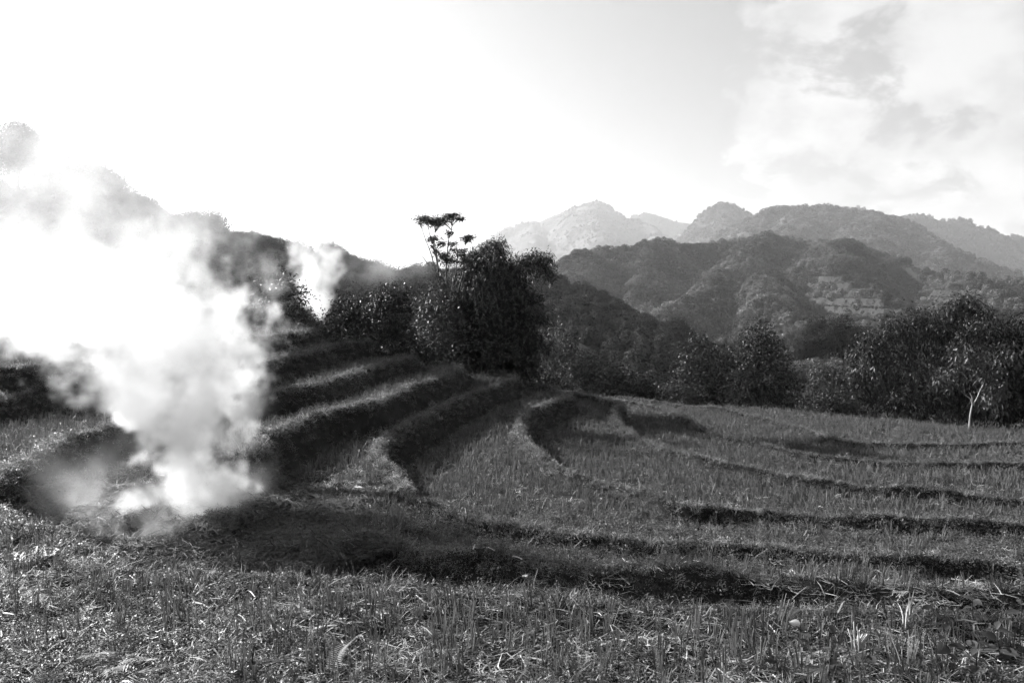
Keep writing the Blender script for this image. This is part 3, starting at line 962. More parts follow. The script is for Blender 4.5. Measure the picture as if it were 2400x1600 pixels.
def slope_z(x, y):
    """ground height anywhere: the terraces, the left hill, or the valley sheet"""
    z = -1e9
    if GX0 < x < GX1 and GY0 < y < GY1:
        z = ground_z(x, y)
    xs_, ys_, Hv = VALLEY
    i, j = np.searchsorted(ys_, y) - 1, np.searchsorted(xs_, x) - 1
    z = max(z, float(Hv[i:i + 2, j:j + 2].mean()))
    for nm in ('wooded_left_hill', 'dark_shoulder_hill', 'low_valley_spur', 'wooded_middle_hill'):
        X_, Y_, H_ = HILLS[nm]
        if X_[0, 0] < x < X_[0, -1] and Y_[0, 0] < y < Y_[-1, 0]:
            z = max(z, float(hill_z(nm, x, y)))
    return z


def tree(name, label, cat, Y, spec, base_u, leaf, mat, bark=None, jit=None, dens=1.0, r0=0.12, seed=0, group=None, **kw):
    lobes = px_lobes(spec, Y, jit if jit is not None else 1.0, seed)
    bx = (base_u - 1200) / FPX * Y
    bz = slope_z(bx, Y)
    base = np.array([bx, Y, bz])
    root = link(name, None, loc=base)
    tag(root, label, cat, group)
    rel = [(l[0] - bx, l[1] - Y, l[2] - bz, l[3]) for l in lobes]
    v, f = limbs((0, 0, 0), rel, r0, seed)
    link('trunk', mesh_np('trunk', v, f, [bark or M_BARK], smooth=True), root)
    v, f = crown_leaves(rel, leaf, dens=dens, seed=seed + 1, **kw)
    link('crown', mesh_np('crown', v, f, [mat]), root)
    return root


DK = dict(dens=1.15)
# the dark bamboo thicket in the middle
def bamboo(name, label, Y, seed):
    g = np.random.default_rng(seed)
    base = at_depth(1125, 800, Y)
    bz = slope_z(base[0], Y)
    root = link(name, None, loc=(base[0], Y, bz))
    tag(root, label, 'bamboo')
    tips = [(1135, 582), (1112, 596), (1160, 572), (1168, 590), (1090, 640), (1195, 640), (1268, 600), (1250, 606), (1275, 632), (1210, 655), (1060, 690), (1030, 700), (1245, 690), (1150, 640), (1258, 735), (1010, 745), (1000, 800), (1262, 800), (1100, 690), (1185, 680), (1235, 770)]
    Pl, Dl = [], []
    for i, (u, v) in enumerate(tips):
        yo = g.uniform(-2.2, 2.2)
        tip = at_depth(u, v, Y + yo) - np.array([base[0], Y, bz])
        b = np.array([g.normal(0, .7), g.normal(0, .7), -0.3])
        mid = b + (tip - b) * 0.62
        mid[:2] = b[:2] + (tip[:2] - b[:2]) * 0.3
        mid[2] = b[2] + (tip[2] - b[2]) * 0.8
        path = catmull(np.array([b, b + (mid - b) * .5, mid, tip, tip + np.array([0.35 * np.sign(tip[0] - b[0]), 0, -0.5])]), 0.35)
        link('culm', mesh_np('culm', *tube(path, np.linspace(0.045, 0.008, len(path)), 5), [M_BARK], smooth=True), root)
        m = len(path)
        for j in range(int(m * 0.25), m):
            for _ in range(26 if j > m * .6 else 34):
                rad = 0.62 * (1.3 - j / m)
                p = path[j] + g.normal(size=3) * np.array([rad, rad, rad * .7])
                Pl.append(p + g.normal(size=(7, 3)) * 0.13)
    fill = [(1050, 770, 42), (1085, 715, 40), (1100, 780, 70), (1160, 730, 55), (1170, 800, 70), (1210, 770, 42), (1222, 830, 42), (1120, 850, 66), (1050, 840, 42), (1180, 870, 48), (1140, 660, 30), (1165, 680, 36), (1110, 875, 52), (1215, 705, 24), (1195, 655, 18), (1125, 615, 16), (1160, 605, 16), (1238, 800, 26), (1240, 860, 28)]
    for (u, v, r) in fill:
        c = at_depth(u, v, Y + g.uniform(-1.2, 1.2)) - np.array([base[0], Y, bz])
        rm = r / FPX * Y
        n = int(430 * rm * rm)
        q = c + rdir(n, g) * (rm * g.uniform(.35, 1.05, n) ** .6)[:, None]
        Pl += [q[a] + g.normal(size=(6, 3)) * .14 for a in range(n)]
    P = np.concatenate(Pl)
    n = len(P)
    D = g.normal(size=(n, 3)) * np.array([.8, .8, .4]) + np.array([0, 0, -0.75])
    L = g.uniform(0.16, 0.34, n)
    v, f = leaves(P, D, rdir(n, g), L, L * 0.17, 0.1, 0.1)
    link('foliage', mesh_np('bamboo_foliage', v, f, [M_LEAF]), root)
    return root


bamboo('bamboo_thicket', 'tall dark bamboo thicket with arching tips rising behind the terrace ends', 46.0, 5)


# the slender tree with flat layers of leaf above the bamboo
def slender_tree(Y):
    g = np.random.default_rng(21)
    base = at_depth(1052, 800, Y)
    bz = slope_z(base[0], Y)
    root = link('slender_tree', None, loc=(base[0], Y, bz))
    tag(root, 'slender bare stemmed tree with flat leaf layers above the bamboo', 'tree')
    o = np.array([base[0], Y, bz])

    def q(u, v, dy=0.0):
        return at_depth(u, v, Y + dy) - o
    stems = [([(1052, 800), (1045, 690), (1022, 640), (1012, 600), (995, 555), (985, 525)], -.5), ([(1052, 800), (1046, 690), (1028, 640), (1020, 590), (1010, 560), (1002, 525)], .3),
             ([(1052, 790), (1050, 700), (1046, 640), (1048, 600), (1052, 560), (1058, 540), (1062, 520)], 0), ([(1054, 790), (1056, 700), (1068, 640), (1072, 600), (1070, 560)], .6),
             ([(1056, 790), (1072, 690), (1086, 640), (1088, 600), (1090, 575)], -.3), ([(1056, 780), (1080, 680), (1100, 610), (1104, 575)], .4), ([(1048, 740), (1020, 640), (1000, 615), (990, 600)], .2),
             ([(1052, 760), (1030, 650), (1024, 600), (1018, 570), (1020, 545)], -.6)]
    parts, SP, tw = [], [], []
    for path, dy in stems:
        P = catmull(np.array([q(u, v, dy * i / len(path)) for i, (u, v) in enumerate(path)]), 0.4)
        parts.append(tube(P, np.linspace(0.075, 0.015, len(P)), 5))
        SP.append(P)
    v, f = merge(parts)
    link('trunk', mesh_np('trunk', v, f, [M_BARK], smooth=True), root)
    pads = [(995, 512, 22, 8), (1010, 518, 22, 8), (1026, 522, 20, 8), (1040, 514, 20, 7), (1056, 506, 18, 6), (1066, 503, 12, 5), (1074, 513, 16, 5), (1022, 527, 14, 5), (985, 522, 8, 5),
            (1018, 559, 16, 7), (1010, 562, 9, 4), (1053, 546, 9, 6), (1035, 571, 14, 6), (1060, 572, 11, 6), (1094, 560, 14, 7), (1102, 555, 12, 5), (1082, 588, 12, 5), (1066, 586, 10, 5), (1092, 610, 18, 8), (1040, 598, 16, 9), (1050, 610, 18, 10), (1015, 578, 8, 4), (1080, 598, 14, 5), (1023, 590, 10, 5)]
    Pl = []
    for (u, vv, rw, rh) in pads:
        n = int(rw * rh * 2.2)
        c = q(u, vv, g.uniform(-.4, .4))
        Pl.append(c + g.normal(size=(n, 3)) * np.array([rw, rw * .8, rh]) / FPX * Y * .55)
        near = min((P_[j] for P_ in SP for j in range(len(P_) // 2, len(P_))), key=lambda a: np.linalg.norm(a - c - np.array([0, 0, -.5])))
        for _ in range(5):
            e2 = c + g.normal(size=3) * np.array([rw, rw * .8, rh]) / FPX * Y * .6
            tw.append(tube(catmull(np.array([near, (near + e2) / 2 + np.array([0, 0, .05]), e2]), .25), np.array([.014]), 4))
    v, f = merge(tw)
    link('twigs', mesh_np('twigs', v, f, [M_BARK]), root)
    P = np.concatenate(Pl)
    n = len(P)
    D = g.normal(size=(n, 3)) * np.array([1, 1, .35])
    L = g.uniform(.1, .22, n)
    v, f = leaves(P, D, rdir(n, g) * .4 + np.array([0, 0, 1.0]), L, L * .4, .1, .2)
    link('crown', mesh_np('crown', v, f, [M_LEAF]), root)


slender_tree(45.0)
tree('light_leaved_tree', 'small tree with drooping light leaves leaning on the bamboo', 'tree', 43, [(1000, 720, 32), (1030, 690, 26), (985, 770, 30), (1025, 760, 40), (1060, 740, 26), (1010, 810, 34), (1050, 800, 36), (1020, 665, 14)], 1035, 0.19, M_LEAFLT, jit=.9, seed=31, hang=.5, aspect=.34)
tree('round_bush', 'round dark leafy bush next to the second smoke plume', 'bush', 38, [(800, 740, 34), (815, 715, 26), (840, 745, 34), (790, 770, 30), (830, 785, 40), (870, 790, 34)], 830, 0.15, M_LEAF, jit=.7, seed=32)
tree('creeper_covered_tree', 'dome shaped tree smothered in creepers above the third terrace', 'tree', 39, [(905, 700, 34), (930, 690, 26), (880, 725, 30), (915, 740, 42), (940, 730, 26), (895, 775, 38), (935, 785, 38), (905, 820, 38), (950, 825, 30), (958, 720, 10)], 915, 0.14, M_LEAF, jit=.8, seed=33, dens=1.3)
tree('hilltop_shrub_tree', 'small glossy leaved tree on top of the highest terrace', 'tree', 37, [(625, 690, 28), (650, 672, 26), (680, 690, 28), (605, 705, 22), (650, 705, 34), (700, 705, 22), (635, 665, 12)], 650, 0.2, M_LEAF, jit=.6, seed=34)
tree('leaning_shrub', 'thin leafy shrub at the foot of the second smoke plume', 'shrub', 36.5, [(718, 735, 16), (730, 755, 18), (745, 770, 22), (710, 752, 12), (765, 780, 20)], 742, 0.13, M_LEAFLT, jit=.4, seed=35, r0=.04)
tree('dark_shrub', 'low dark shrub between the creeper covered tree and the bamboo', 'shrub', 41, [(965, 800, 30), (990, 820, 32), (1020, 835, 34), (1050, 850, 30), (960, 830, 26), (1080, 868, 26)], 1000, 0.15, M_LEAF, jit=.8, seed=36, r0=.07)
tree('feathery_tree', 'pale feathery tree standing just past the bamboo', 'tree', 62, [(1285, 800, 28), (1310, 780, 24), (1330, 810, 26), (1270, 830, 28), (1300, 840, 32), (1335, 850, 26), (1295, 870, 30), (1265, 795, 14)], 1300, 0.2, M_LEAFLT, jit=1.2, seed=37, dens=.7)
tree('edge_bush', 'dark bush at the end of the bamboo by the field edge', 'bush', 50, [(1250, 880, 26), (1280, 892, 26), (1240, 905, 20), (1310, 905, 22), (1265, 860, 18)], 1270, 0.15, M_LEAF, jit=.8, seed=38, r0=.06)
tree('spreading_tree', 'low spreading tree with flat leaf layers behind the field edge', 'tree', 60, [(1370, 860, 26), (1395, 848, 24), (1425, 862, 28), (1350, 880, 24), (1390, 885, 32), (1440, 890, 28), (1465, 875, 22), (1415, 910, 28), (1365, 910, 26)], 1400, 0.18, M_LEAFLT, jit=1.0, seed=39, dens=.9)
tree('creeper_bush', 'glossy creeper covered bush behind the curled field rim', 'bush', 58, [(1425, 905, 24), (1450, 925, 24), (1478, 905, 22), (1490, 890, 16), (1500, 925, 26), (1515, 905, 18), (1530, 930, 20)], 1480, 0.17, M_LEAF, jit=.7, seed=40, r0=.06, dens=1.3)
tree('low_bush', 'low pale bush right of the creeper covered bush', 'bush', 59, [(1555, 920, 20), (1580, 905, 18), (1600, 925, 20), (1545, 938, 16), (1575, 940, 20)], 1570, 0.16, M_LEAFLT, jit=.7, seed=41, r0=.05, dens=1.2)
tree('broad_tree', 'dark broad leaved tree beside the larger pointed tree', 'tree', 60, [(1635, 800, 20), (1620, 830, 26), (1660, 820, 26), (1640, 860, 36), (1615, 880, 28), (1675, 870, 34), (1640, 910, 42), (1690, 910, 34), (1605, 930, 28), (1660, 945, 36), (1700, 850, 16)], 1650, 0.2, M_LEAF, jit=1.2, seed=42, r0=.16)
tree('pointed_tree', 'tall broad leaved tree with a pointed crown behind the far field', 'tree', 62, [(1775, 765, 18), (1790, 790, 26), (1760, 800, 22), (1810, 815, 24), (1740, 830, 22), (1780, 835, 40), (1820, 850, 32), (1750, 870, 36), (1800, 890, 44), (1845, 890, 28), (1740, 915, 38), (1790, 935, 44), (1840, 935, 34), (1730, 945, 28), (1870, 945, 22)], 1790, 0.2, M_LEAF, jit=1.4, seed=43, r0=.2)
tree('sparse_tree', 'small thin crowned tree between the pointed tree and the dark grove', 'tree', 57, [(1940, 855, 20), (1925, 880, 24), (1955, 885, 24), (1935, 910, 28), (1970, 920, 20), (1945, 940, 24), (1910, 925, 18)], 1940, 0.17, M_LEAFLT, jit=.8, seed=44, r0=.08, dens=.65)
tree('field_edge_shrub', 'black shrub at the far field edge under the thin crowned tree', 'shrub', 54, [(1900, 950, 24), (1935, 960, 28), (1970, 962, 28), (2005, 960, 24), (1880, 965, 16), (1955, 940, 22)], 1945, 0.15, M_LEAF, jit=.7, seed=45, r0=.05, dens=1.3)
# the dark grove on the right
tree('drooping_tree', 'wide tree with big drooping leaves at the near end of the dark grove', 'tree', 55, [(2010, 835, 24), (2040, 810, 26), (2070, 790, 28), (2110, 765, 30), (2145, 750, 28), (2060, 840, 34), (2110, 820, 42), (2160, 800, 40), (2030, 870, 26), (2080, 890, 40), (2140, 880, 44), (2020, 905, 20), (2050, 930, 30), (2110, 940, 40), (2170, 940, 40), (2190, 770, 26)], 2110, 0.22, M_LEAF, jit=1.8, seed=46, r0=.2, hang=.8, aspect=.36, dens=1.5)
tree('tall_grove_tree', 'tallest leafy tree in the middle of the dark grove', 'tree', 57, [(2225, 735, 28), (2260, 722, 26), (2290, 735, 26), (2200, 770, 32), (2245, 775, 40), (2290, 780, 36), (2230, 830, 44), (2280, 840, 44), (2240, 890, 44), (2290, 900, 44), (2250, 945, 44), (2300, 950, 44), (2210, 930, 36), (2275, 700, 10), (2250, 712, 10)], 2250, 0.22, M_LEAF, jit=1.8, seed=47, r0=.22, hang=.8, aspect=.36, dens=1.5)
tree('grove_edge_tree', 'leafy tree of the dark grove cut by the photograph edge', 'tree', 55, [(2320, 770, 30), (2350, 790, 34), (2390, 770, 30), (2330, 830, 40), (2380, 830, 44), (2340, 890, 44), (2395, 890, 46), (2345, 945, 44), (2395, 950, 44), (2440, 820, 50), (2460, 900, 60), (2420, 760, 30)], 2370, 0.22, M_LEAF, jit=1.6, seed=48, r0=.2, hang=.8, aspect=.36, dens=1.5)


# pale sapling on the field edge
def sapling():
    g = np.random.default_rng(77)
    b = at_drop(2272, 1004, 5.38)
    Y = b[1]
    bz = ground_z(b[0], Y)
    root = link('pale_trunk_sapling', None, loc=(b[0], Y, bz))
    tag(root, 'young tree with a forked white trunk on the field edge', 'tree')
    o = np.array([b[0], Y, bz])

    def q(u, v, dy=0.0):
        return at_depth(u, v, Y + dy) - o
    main = catmull(np.array([[0, 0, -.1], q(2274, 975), q(2279, 948)]), .15)
    P = [tube(main, np.linspace(.06, .045, len(main)), 8)]
    for path, r in (([(2279, 948), (2275, 935), (2266, 928), (2258, 922)], .035), ([(2280, 948), (2287, 938), (2292, 928), (2297, 915), (2305, 900), (2308, 885), (2310, 872)], .042), ([(2280, 948), (2278, 932), (2273, 920)], .026)):
        c = catmull(np.array([q(u, v, .25 * i / len(path)) for i, (u, v) in enumerate(path)]), .15)
        P.append(tube(c, np.linspace(r, r * .45, len(c)), 7))
    v, f = merge(P)
    link('trunk', mesh_np('trunk', v, f, [M_PALEBARK], smooth=True), root)
    spec = [(2308, 868, 16), (2318, 875, 14), (2245, 872, 18), (2215, 880, 12), (2210, 895, 10), (2335, 920, 20), (2320, 935, 18), (2340, 900, 14), (2250, 830, 18), (2290, 835, 20), (2365, 830, 18), (2375, 840, 12), (2300, 850, 14)]
    lobes = [(*q(u, v, g.uniform(-.8, .8)), r / FPX * Y) for (u, v, r) in spec]
    v, f = crown_leaves(lobes, .3, aspect=.36, dens=1.9, hang=.8, seed=78, shell=.2)
    link('crown', mesh_np('crown', v, f, [M_LEAFLT]), root)
    tw = []
    for l in lobes:
        s = q(2310, 872) if l[0] > q(2285, 0)[0] else q(2262, 925)
        c = catmull(np.array([s, (s + np.array(l[:3])) / 2 + [0, 0, .1], l[:3]]), .3)
        tw.append(tube(c, np.linspace(.018, .006, len(c)), 4))
    v, f = merge(tw)
    link('twigs', mesh_np('twigs', v, f, [M_BARK]), root)


sapling()

# ------------------------------------------------------------------ the wood on the left hill: every tree a thing, from shared shapes
def forest_kind(seed, n_lobes, flat, leaf):
    g = np.random.default_rng(seed)
    lobes = [(0, 0, .72, .26)]
    for i in range(n_lobes):
        a = g.uniform(0, 6.28)
        r = g.uniform(.1, .34)
        lobes.append((r * math.cos(a), r * math.sin(a), g.uniform(.38, .86) if not flat else g.uniform(.55, .8), g.uniform(.1, .19)))
    cv, cf = crown_leaves(lobes, leaf, dens=1.0, seed=seed, aspect=.7, up=.7, shell=.7)
    tv, tf = limbs((0, 0, -.05), lobes, .028, seed, .5, 5)
    return mesh_np('crown', cv, cf, [M_FOREST]), mesh_np('trunk', tv, tf, [M_BARK], smooth=True)


FK = [forest_kind(300 + i, (9, 12, 7, 10, 8, 11)[i], i % 3 == 0, (.026, .024, .028, .025, .028, .024)[i]) for i in range(6)]


def forest_tree(x, y, h, k, name, label, cat, group, sink=0.05):
    z = slope_z(x, y)
    root = link(name, None, loc=(x, y, z - sink * h))
    root.rotation_euler = (0, 0, rng.uniform(0, 6.28))
    root.scale = (h * rng.uniform(.9, 1.15), h * rng.uniform(.9, 1.15), h)
    tag(root, label, cat, group)
    link('crown', FK[k][0], root)
    link('trunk', FK[k][1], root)
    return root


# rows of crowns, far to near: (skyline of crown tops in pixels, depth, crown height)
NTH = 'first second third fourth fifth sixth seventh eighth ninth tenth eleventh twelfth thirteenth fourteenth fifteenth sixteenth seventeenth eighteenth nineteenth twentieth twenty-first'.split()


def px_trees(tops, Y, name, label, group, hmin, jit=3.0):
    tops = sorted(tops)
    for q_, (u, v, hp) in enumerate(tops):
        yy = Y + rng.uniform(-jit, jit)
        p = at_depth(u, v, yy)
        gz = slope_z(p[0], yy)
        h = max(hmin, p[2] - gz)
        h = min(h, hmin * 2.6)
        r = forest_tree(p[0], yy, h, int(rng.integers(0, 6)), name, label + ', %s from the left' % NTH[q_], 'tree', group, 0.0)
        r.location.z = p[2] - h


px_trees([(-60, 300, 0), (40, 280, 0), (130, 345, 0), (225, 375, 0), (275, 405, 0), (310, 450, 0), (360, 490, 0), (420, 505, 0), (485, 488, 0), (-150, 330, 0), (180, 400, 0), (90, 395, 0)], 150, 'smoky_tree', 'tall tree on the left hilltop half lost in smoke', 'trees lost in the smoke', 12)
px_trees([(530, 538, 0), (560, 540, 0), (592, 540, 0), (620, 548, 0), (650, 552, 0), (678, 560, 0), (702, 572, 0), (575, 560, 0), (610, 570, 0), (640, 578, 0), (545, 565, 0), (680, 585, 0)], 170, 'hilltop_tree', 'rounded dark tree on the crest of the wooded hill', 'trees on the wooded crest', 8)
px_trees([(775, 562, 0), (790, 575, 0), (815, 590, 0), (838, 600, 0), (860, 608, 0), (885, 612, 0), (905, 625, 0), (760, 600, 0), (800, 605, 0), (850, 628, 0), (890, 640, 0), (920, 650, 0)], 158, 'ridge_tree', 'hazy tree on the ridge behind the second smoke plume', 'trees on the ridge behind the smoke plume', 9)
px_trees([(560, 600, 0), (590, 605, 0), (640, 602, 0), (670, 625, 0), (605, 625, 0), (545, 630, 0), (690, 650, 0), (720, 640, 0), (760, 640, 0), (630, 640, 0), (575, 640, 0), (740, 665, 0), (650, 660, 0), (520, 640, 0)], 120, 'slope_tree', 'leafy tree on the slope below the wooded crest', 'trees on the slope below the crest', 9)
px_trees([(940, 630, 0), (965, 622, 0), (985, 635, 0), (1005, 640, 0), (1030, 650, 0), (950, 660, 0), (975, 670, 0), (1060, 655, 0), (910, 660, 0), (880, 668, 0), (840, 655, 0), (800, 650, 0), (930, 690, 0), (960, 700, 0), (870, 690, 0), (820, 680, 0)], 125, 'valley_edge_tree', 'grey tree in the wood left of the bamboo', 'trees in the wood left of the bamboo', 9)
px_trees([(1250, 630, 0), (1275, 625, 0), (1295, 640, 0), (1235, 645, 0), (1310, 662, 0), (1225, 655, 0)], 200, 'shoulder_tree', 'dark tree on the shoulder of hill right of the bamboo', 'trees on the dark shoulder', 6)
px_trees([(1340, 690, 0), (1365, 712, 0), (1395, 735, 0), (1425, 752, 0), (1450, 765, 0), (1480, 760, 0), (1500, 745, 0), (1515, 760, 0), (1540, 775, 0), (1560, 760, 0), (1585, 745, 0), (1600, 765, 0), (1470, 785, 0), (1430, 785, 0), (1390, 790, 0), (1350, 790, 0), (1510, 790, 0), (1550, 795, 0), (1590, 800, 0), (1370, 760, 0), (1330, 740, 0)], 165, 'valley_wood_tree', 'tree in the dark wood below the shoulder of hill', 'trees in the dark wood in the valley', 8)
px_trees([(1880, 790, 0), (1905, 810, 0), (1920, 770, 0), (1945, 740, 0), (1960, 780, 0), (1990, 770, 0), (2010, 790, 0), (1890, 850, 0), (1870, 830, 0), (1700, 800, 0), (1720, 820, 0), (2030, 760, 0), (1570, 840, 0), (1985, 820, 0)], 150, 'valley_side_tree', 'tree on the valley side between the pointed tree and the grove', 'trees on the far valley side', 6)

# ------------------------------------------------------------------ woods and scrub that read as one mass
def scrub_kind(seed, n, leaf, mat=None):
    g = np.random.default_rng(seed)
    P = rdir(n, g) * (g.uniform(.5, 1, n) ** .5)[:, None] * np.array([.45, .45, .5]) + np.array([0, 0, .45])
    Nn = P - np.array([0, 0, .3]) + rdir(n, g) * .3
    D = np.cross(Nn, rdir(n, g))
    L = leaf * g.uniform(.7, 1.4, n)
    v, f = leaves(P - D / np.linalg.norm(D, axis=1)[:, None] * L[:, None] * .5, D, Nn, L, L * .8, .15, .05)
    return mesh_np('scrub', v, f, [mat or M_HILLWOOD])


SK = [scrub_kind(400 + i, 90, .24) for i in range(5)]
SKF = [scrub_kind(420 + i, 900, .07, M_FOREST) for i in range(5)]


def hill_woods(name, label, hill, n, h0, h1, dens, seed, kinds=None):
    g = np.random.default_rng(seed)
    X_, Y_, H_ = HILLS[hill]
    x = g.uniform(X_[0, 0], X_[0, -1], n)
    y = g.uniform(Y_[0, 0], Y_[-1, 0], n)
    z = hill_z(hill, x, y)
    u, v = pix_of(x, y, z)
    ok = (u > -500) & (u < 2900) & (z > (VZ + 1.0 if hill != 'wooded_left_hill' else CZ - 19)) & (g.uniform(0, 1, n) < dens(x, y, z, u, v))
    x, y, z = x[ok], y[ok], z[ok]
    m = len(x)
    h = h0 + (h1 - h0) * g.uniform(0, 1, m) ** 2.2
    s = np.stack([h * g.uniform(.8, 1.3, m), h * g.uniform(.8, 1.3, m), h], 1)
    gn_scatter(name, np.stack([x, y, z - h * .12], 1), np.stack([np.zeros(m), np.zeros(m), g.uniform(0, 6.28, m)], 1), s, g.integers(0, 5, m), kinds or SK, label=label, cat='wood')


def middle_density(x, y, z, u, v):
    fields = np.maximum(sstep(1840, 1920, u) * sstep(2380, 2300, u) * sstep(612, 630, v), sstep(1690, 1720, u) * sstep(1800, 1780, u) * sstep(622, 635, v) * sstep(668, 655, v))
    patch = sstep(-.25, .15, fbm(x / 55, y / 55, 4))
    return np.clip(.95 - .93 * fields * (1 - .35 * (fbm(x / 18, y / 18, 2) > .25)), 0, 1) * (.35 + .65 * patch)


hill_woods('middle_hill_wood', 'wooded scrub covering the middle hill', 'wooded_middle_hill', 110000, 1.4, 7.0, middle_density, 1, [scrub_kind(440 + i, 220, .15) for i in range(5)])
hill_woods('middle_hill_rough_grass', 'rough grass and low bushes on the open fields of the middle hill', 'wooded_middle_hill', 160000, .5, 1.6, lambda x, y, z, u, v: (sstep(1680, 1900, u) * sstep(606, 630, v)) * np.where(fbm(x / 9, y / 9, 3) > -.1, .9, .25), 9)
hill_woods('shoulder_wood', 'dark scrub covering the shoulder of hill past the bamboo', 'dark_shoulder_hill', 9000, 1.5, 4.0, lambda x, y, z, u, v: .9 * np.ones_like(x), 2, SKF)
hill_woods('left_hill_wood', 'dense undergrowth between the trees of the left hill', 'wooded_left_hill', 22000, 1.3, 3.4, lambda x, y, z, u, v: .9 * np.ones_like(x), 3, SKF)
hill_woods('valley_spur_scrub', 'patchy scrub on the low spur and its terraces', 'low_valley_spur', 16000, 1.2, 4.0, lambda x, y, z, u, v: np.where(fbm(x / 14, y / 14, 3) > -.05, .8, .05), 4, [scrub_kind(460 + i, 500, .09) for i in range(5)])
hill_woods('long_mountain_forest', 'forest covering the long mountain', 'long_wooded_mountain', 60000, 4, 13, lambda x, y, z, u, v: .35 + .6 * (fbm(x / 120, y / 120, 3) > -.1), 5)
hill_woods('rounded_mountain_forest', 'forest covering the rounded mountain', 'rounded_mountain', 34000, 4, 12, lambda x, y, z, u, v: .8 * np.ones_like(x), 6)
hill_woods('right_mountain_forest', 'forest covering the distant mountain on the right', 'distant_right_mountain', 30000, 4, 13, lambda x, y, z, u, v: .8 * np.ones_like(x), 7)
hill_woods('peaked_mountain_scrub', 'scrub on the hazy peaked mountain', 'peaked_mountain', 32000, 4, 13, lambda x, y, z, u, v: (.15 + .7 * (fbm(x / 180, y / 180, 3) > .05)), 8)
# ------------------------------------------------------------------ smoke
def frac_noise(shape, vox, l0, slope, seed, stretch=(1, 1, 1)):
    """fractal noise on a grid by filtering white noise; l0 = largest feature in metres"""
    g = np.random.default_rng(seed)
    w = g.normal(size=shape)
    k = np.sqrt(sum((np.fft.fftfreq(n, vox)[tuple(slice(None) if a == i else None for a in range(3))] * stretch[i]) ** 2 for i, n in enumerate(shape)))
    amp = 1.0 / (k ** 2 + (1.0 / l0) ** 2) ** (slope / 2)
    f = np.real(np.fft.ifftn(np.fft.fftn(w) * amp))
    f -= f.mean()
    return f / f.std()


def tri(A, c):
    """trilinear lookup of A at fractional indices c (3, ...)"""
    i = [np.clip(c[a], 0, A.shape[a] - 1.001) for a in range(3)]
    b = [q.astype(int) for q in i]
    f = [i[a] - b[a] for a in range(3)]
    out = 0
    for dx in (0, 1):
        for dy in (0, 1):
            for dz in (0, 1):
                wgt = (f[0] if dx else 1 - f[0]) * (f[1] if dy else 1 - f[1]) * (f[2] if dz else 1 - f[2])
                out = out + wgt * A[b[0] + dx, b[1] + dy, b[2] + dz]
    return out


def smoke_volume(name, label, lo, hi, vox, fn, mat):
    n = [int((hi[a] - lo[a]) / vox) for a in range(3)]
    ax = [np.linspace(lo[a], hi[a], n[a]) for a in range(3)]
    D = fn(*np.meshgrid(*ax, indexing='ij'), n, vox).astype(np.float32)
    # soft margin so that nothing is cut off at the faces of the box
    for a in range(3):
        e = np.minimum(np.arange(n[a]), n[a] - 1 - np.arange(n[a])) / 5.0
        D *= np.clip(e, 0, 1)[tuple(slice(None) if b == a else None for b in range(3))]
    flat = np.ascontiguousarray(D.transpose(2, 1, 0)).ravel()           # x fastest
    me = bpy.data.meshes.new(name)
    me.vertices.add(len(flat))
    g0 = np.stack(np.meshgrid(*ax, indexing='ij'), -1).transpose(2, 1, 0, 3).reshape(-1, 3).astype(np.float32)
    me.vertices.foreach_set('co', g0.ravel())
    me.attributes.new('soot', 'FLOAT', 'POINT').data.foreach_set('value', flat)
    me.materials.append(mat)
    o = link(name, me)
    g = bpy.data.node_groups.new(name + '_grid', 'GeometryNodeTree')
    g.interface.new_socket('Geometry', in_out='INPUT', socket_type='NodeSocketGeometry')
    g.interface.new_socket('Geometry', in_out='OUTPUT', socket_type='NodeSocketGeometry')
    gi, go = g.nodes.new('NodeGroupInput'), g.nodes.new('NodeGroupOutput')
    pos = g.nodes.new('GeometryNodeInputPosition')
    sp = g.nodes.new('ShaderNodeSeparateXYZ')
    g.links.new(pos.outputs[0], sp.inputs[0])
    idx = None
    mul = [1, n[0], n[0] * n[1]]
    for a in range(3):
        q = M_(g, 'SUBTRACT', sp.outputs[a], float(lo[a]))
        q = M_(g, 'MULTIPLY', q, float((n[a] - 1) / (hi[a] - lo[a])))
        q = M_(g, 'ROUND', q)
        q = M_(g, 'MINIMUM', M_(g, 'MAXIMUM', q, 0.0), float(n[a] - 1))
        q = M_(g, 'MULTIPLY', q, float(mul[a]))
        idx = q if idx is None else M_(g, 'ADD', idx, q)
    si = g.nodes.new('GeometryNodeSampleIndex')
    si.data_type = 'FLOAT'
    si.domain = 'POINT'
    na = g.nodes.new('GeometryNodeInputNamedAttribute')
    na.data_type = 'FLOAT'
    na.inputs['Name'].default_value = 'soot'
    g.links.new(gi.outputs[0], si.inputs['Geometry'])
    g.links.new(na.outputs['Attribute'], si.inputs['Value'])
    g.links.new(idx, si.inputs['Index'])
    vc = g.nodes.new('GeometryNodeVolumeCube')
    g.links.new(si.outputs[0], vc.inputs['Density'])
    vc.inputs['Min'].default_value = [float(v) for v in lo]
    vc.inputs['Max'].default_value = [float(v) for v in hi]
    for a, s in enumerate(('Resolution X', 'Resolution Y', 'Resolution Z')):
        vc.inputs[s].default_value = n[a]
    sm = g.nodes.new('GeometryNodeSetMaterial')
    sm.inputs['Material'].default_value = mat
    g.links.new(vc.outputs[0], sm.inputs[0])
    g.links.new(sm.outputs[0], go.inputs[0])
    md = o.modifiers.new('grid', 'NODES')
    md.node_group = g
    return tag(o, label, 'smoke', kind='stuff')


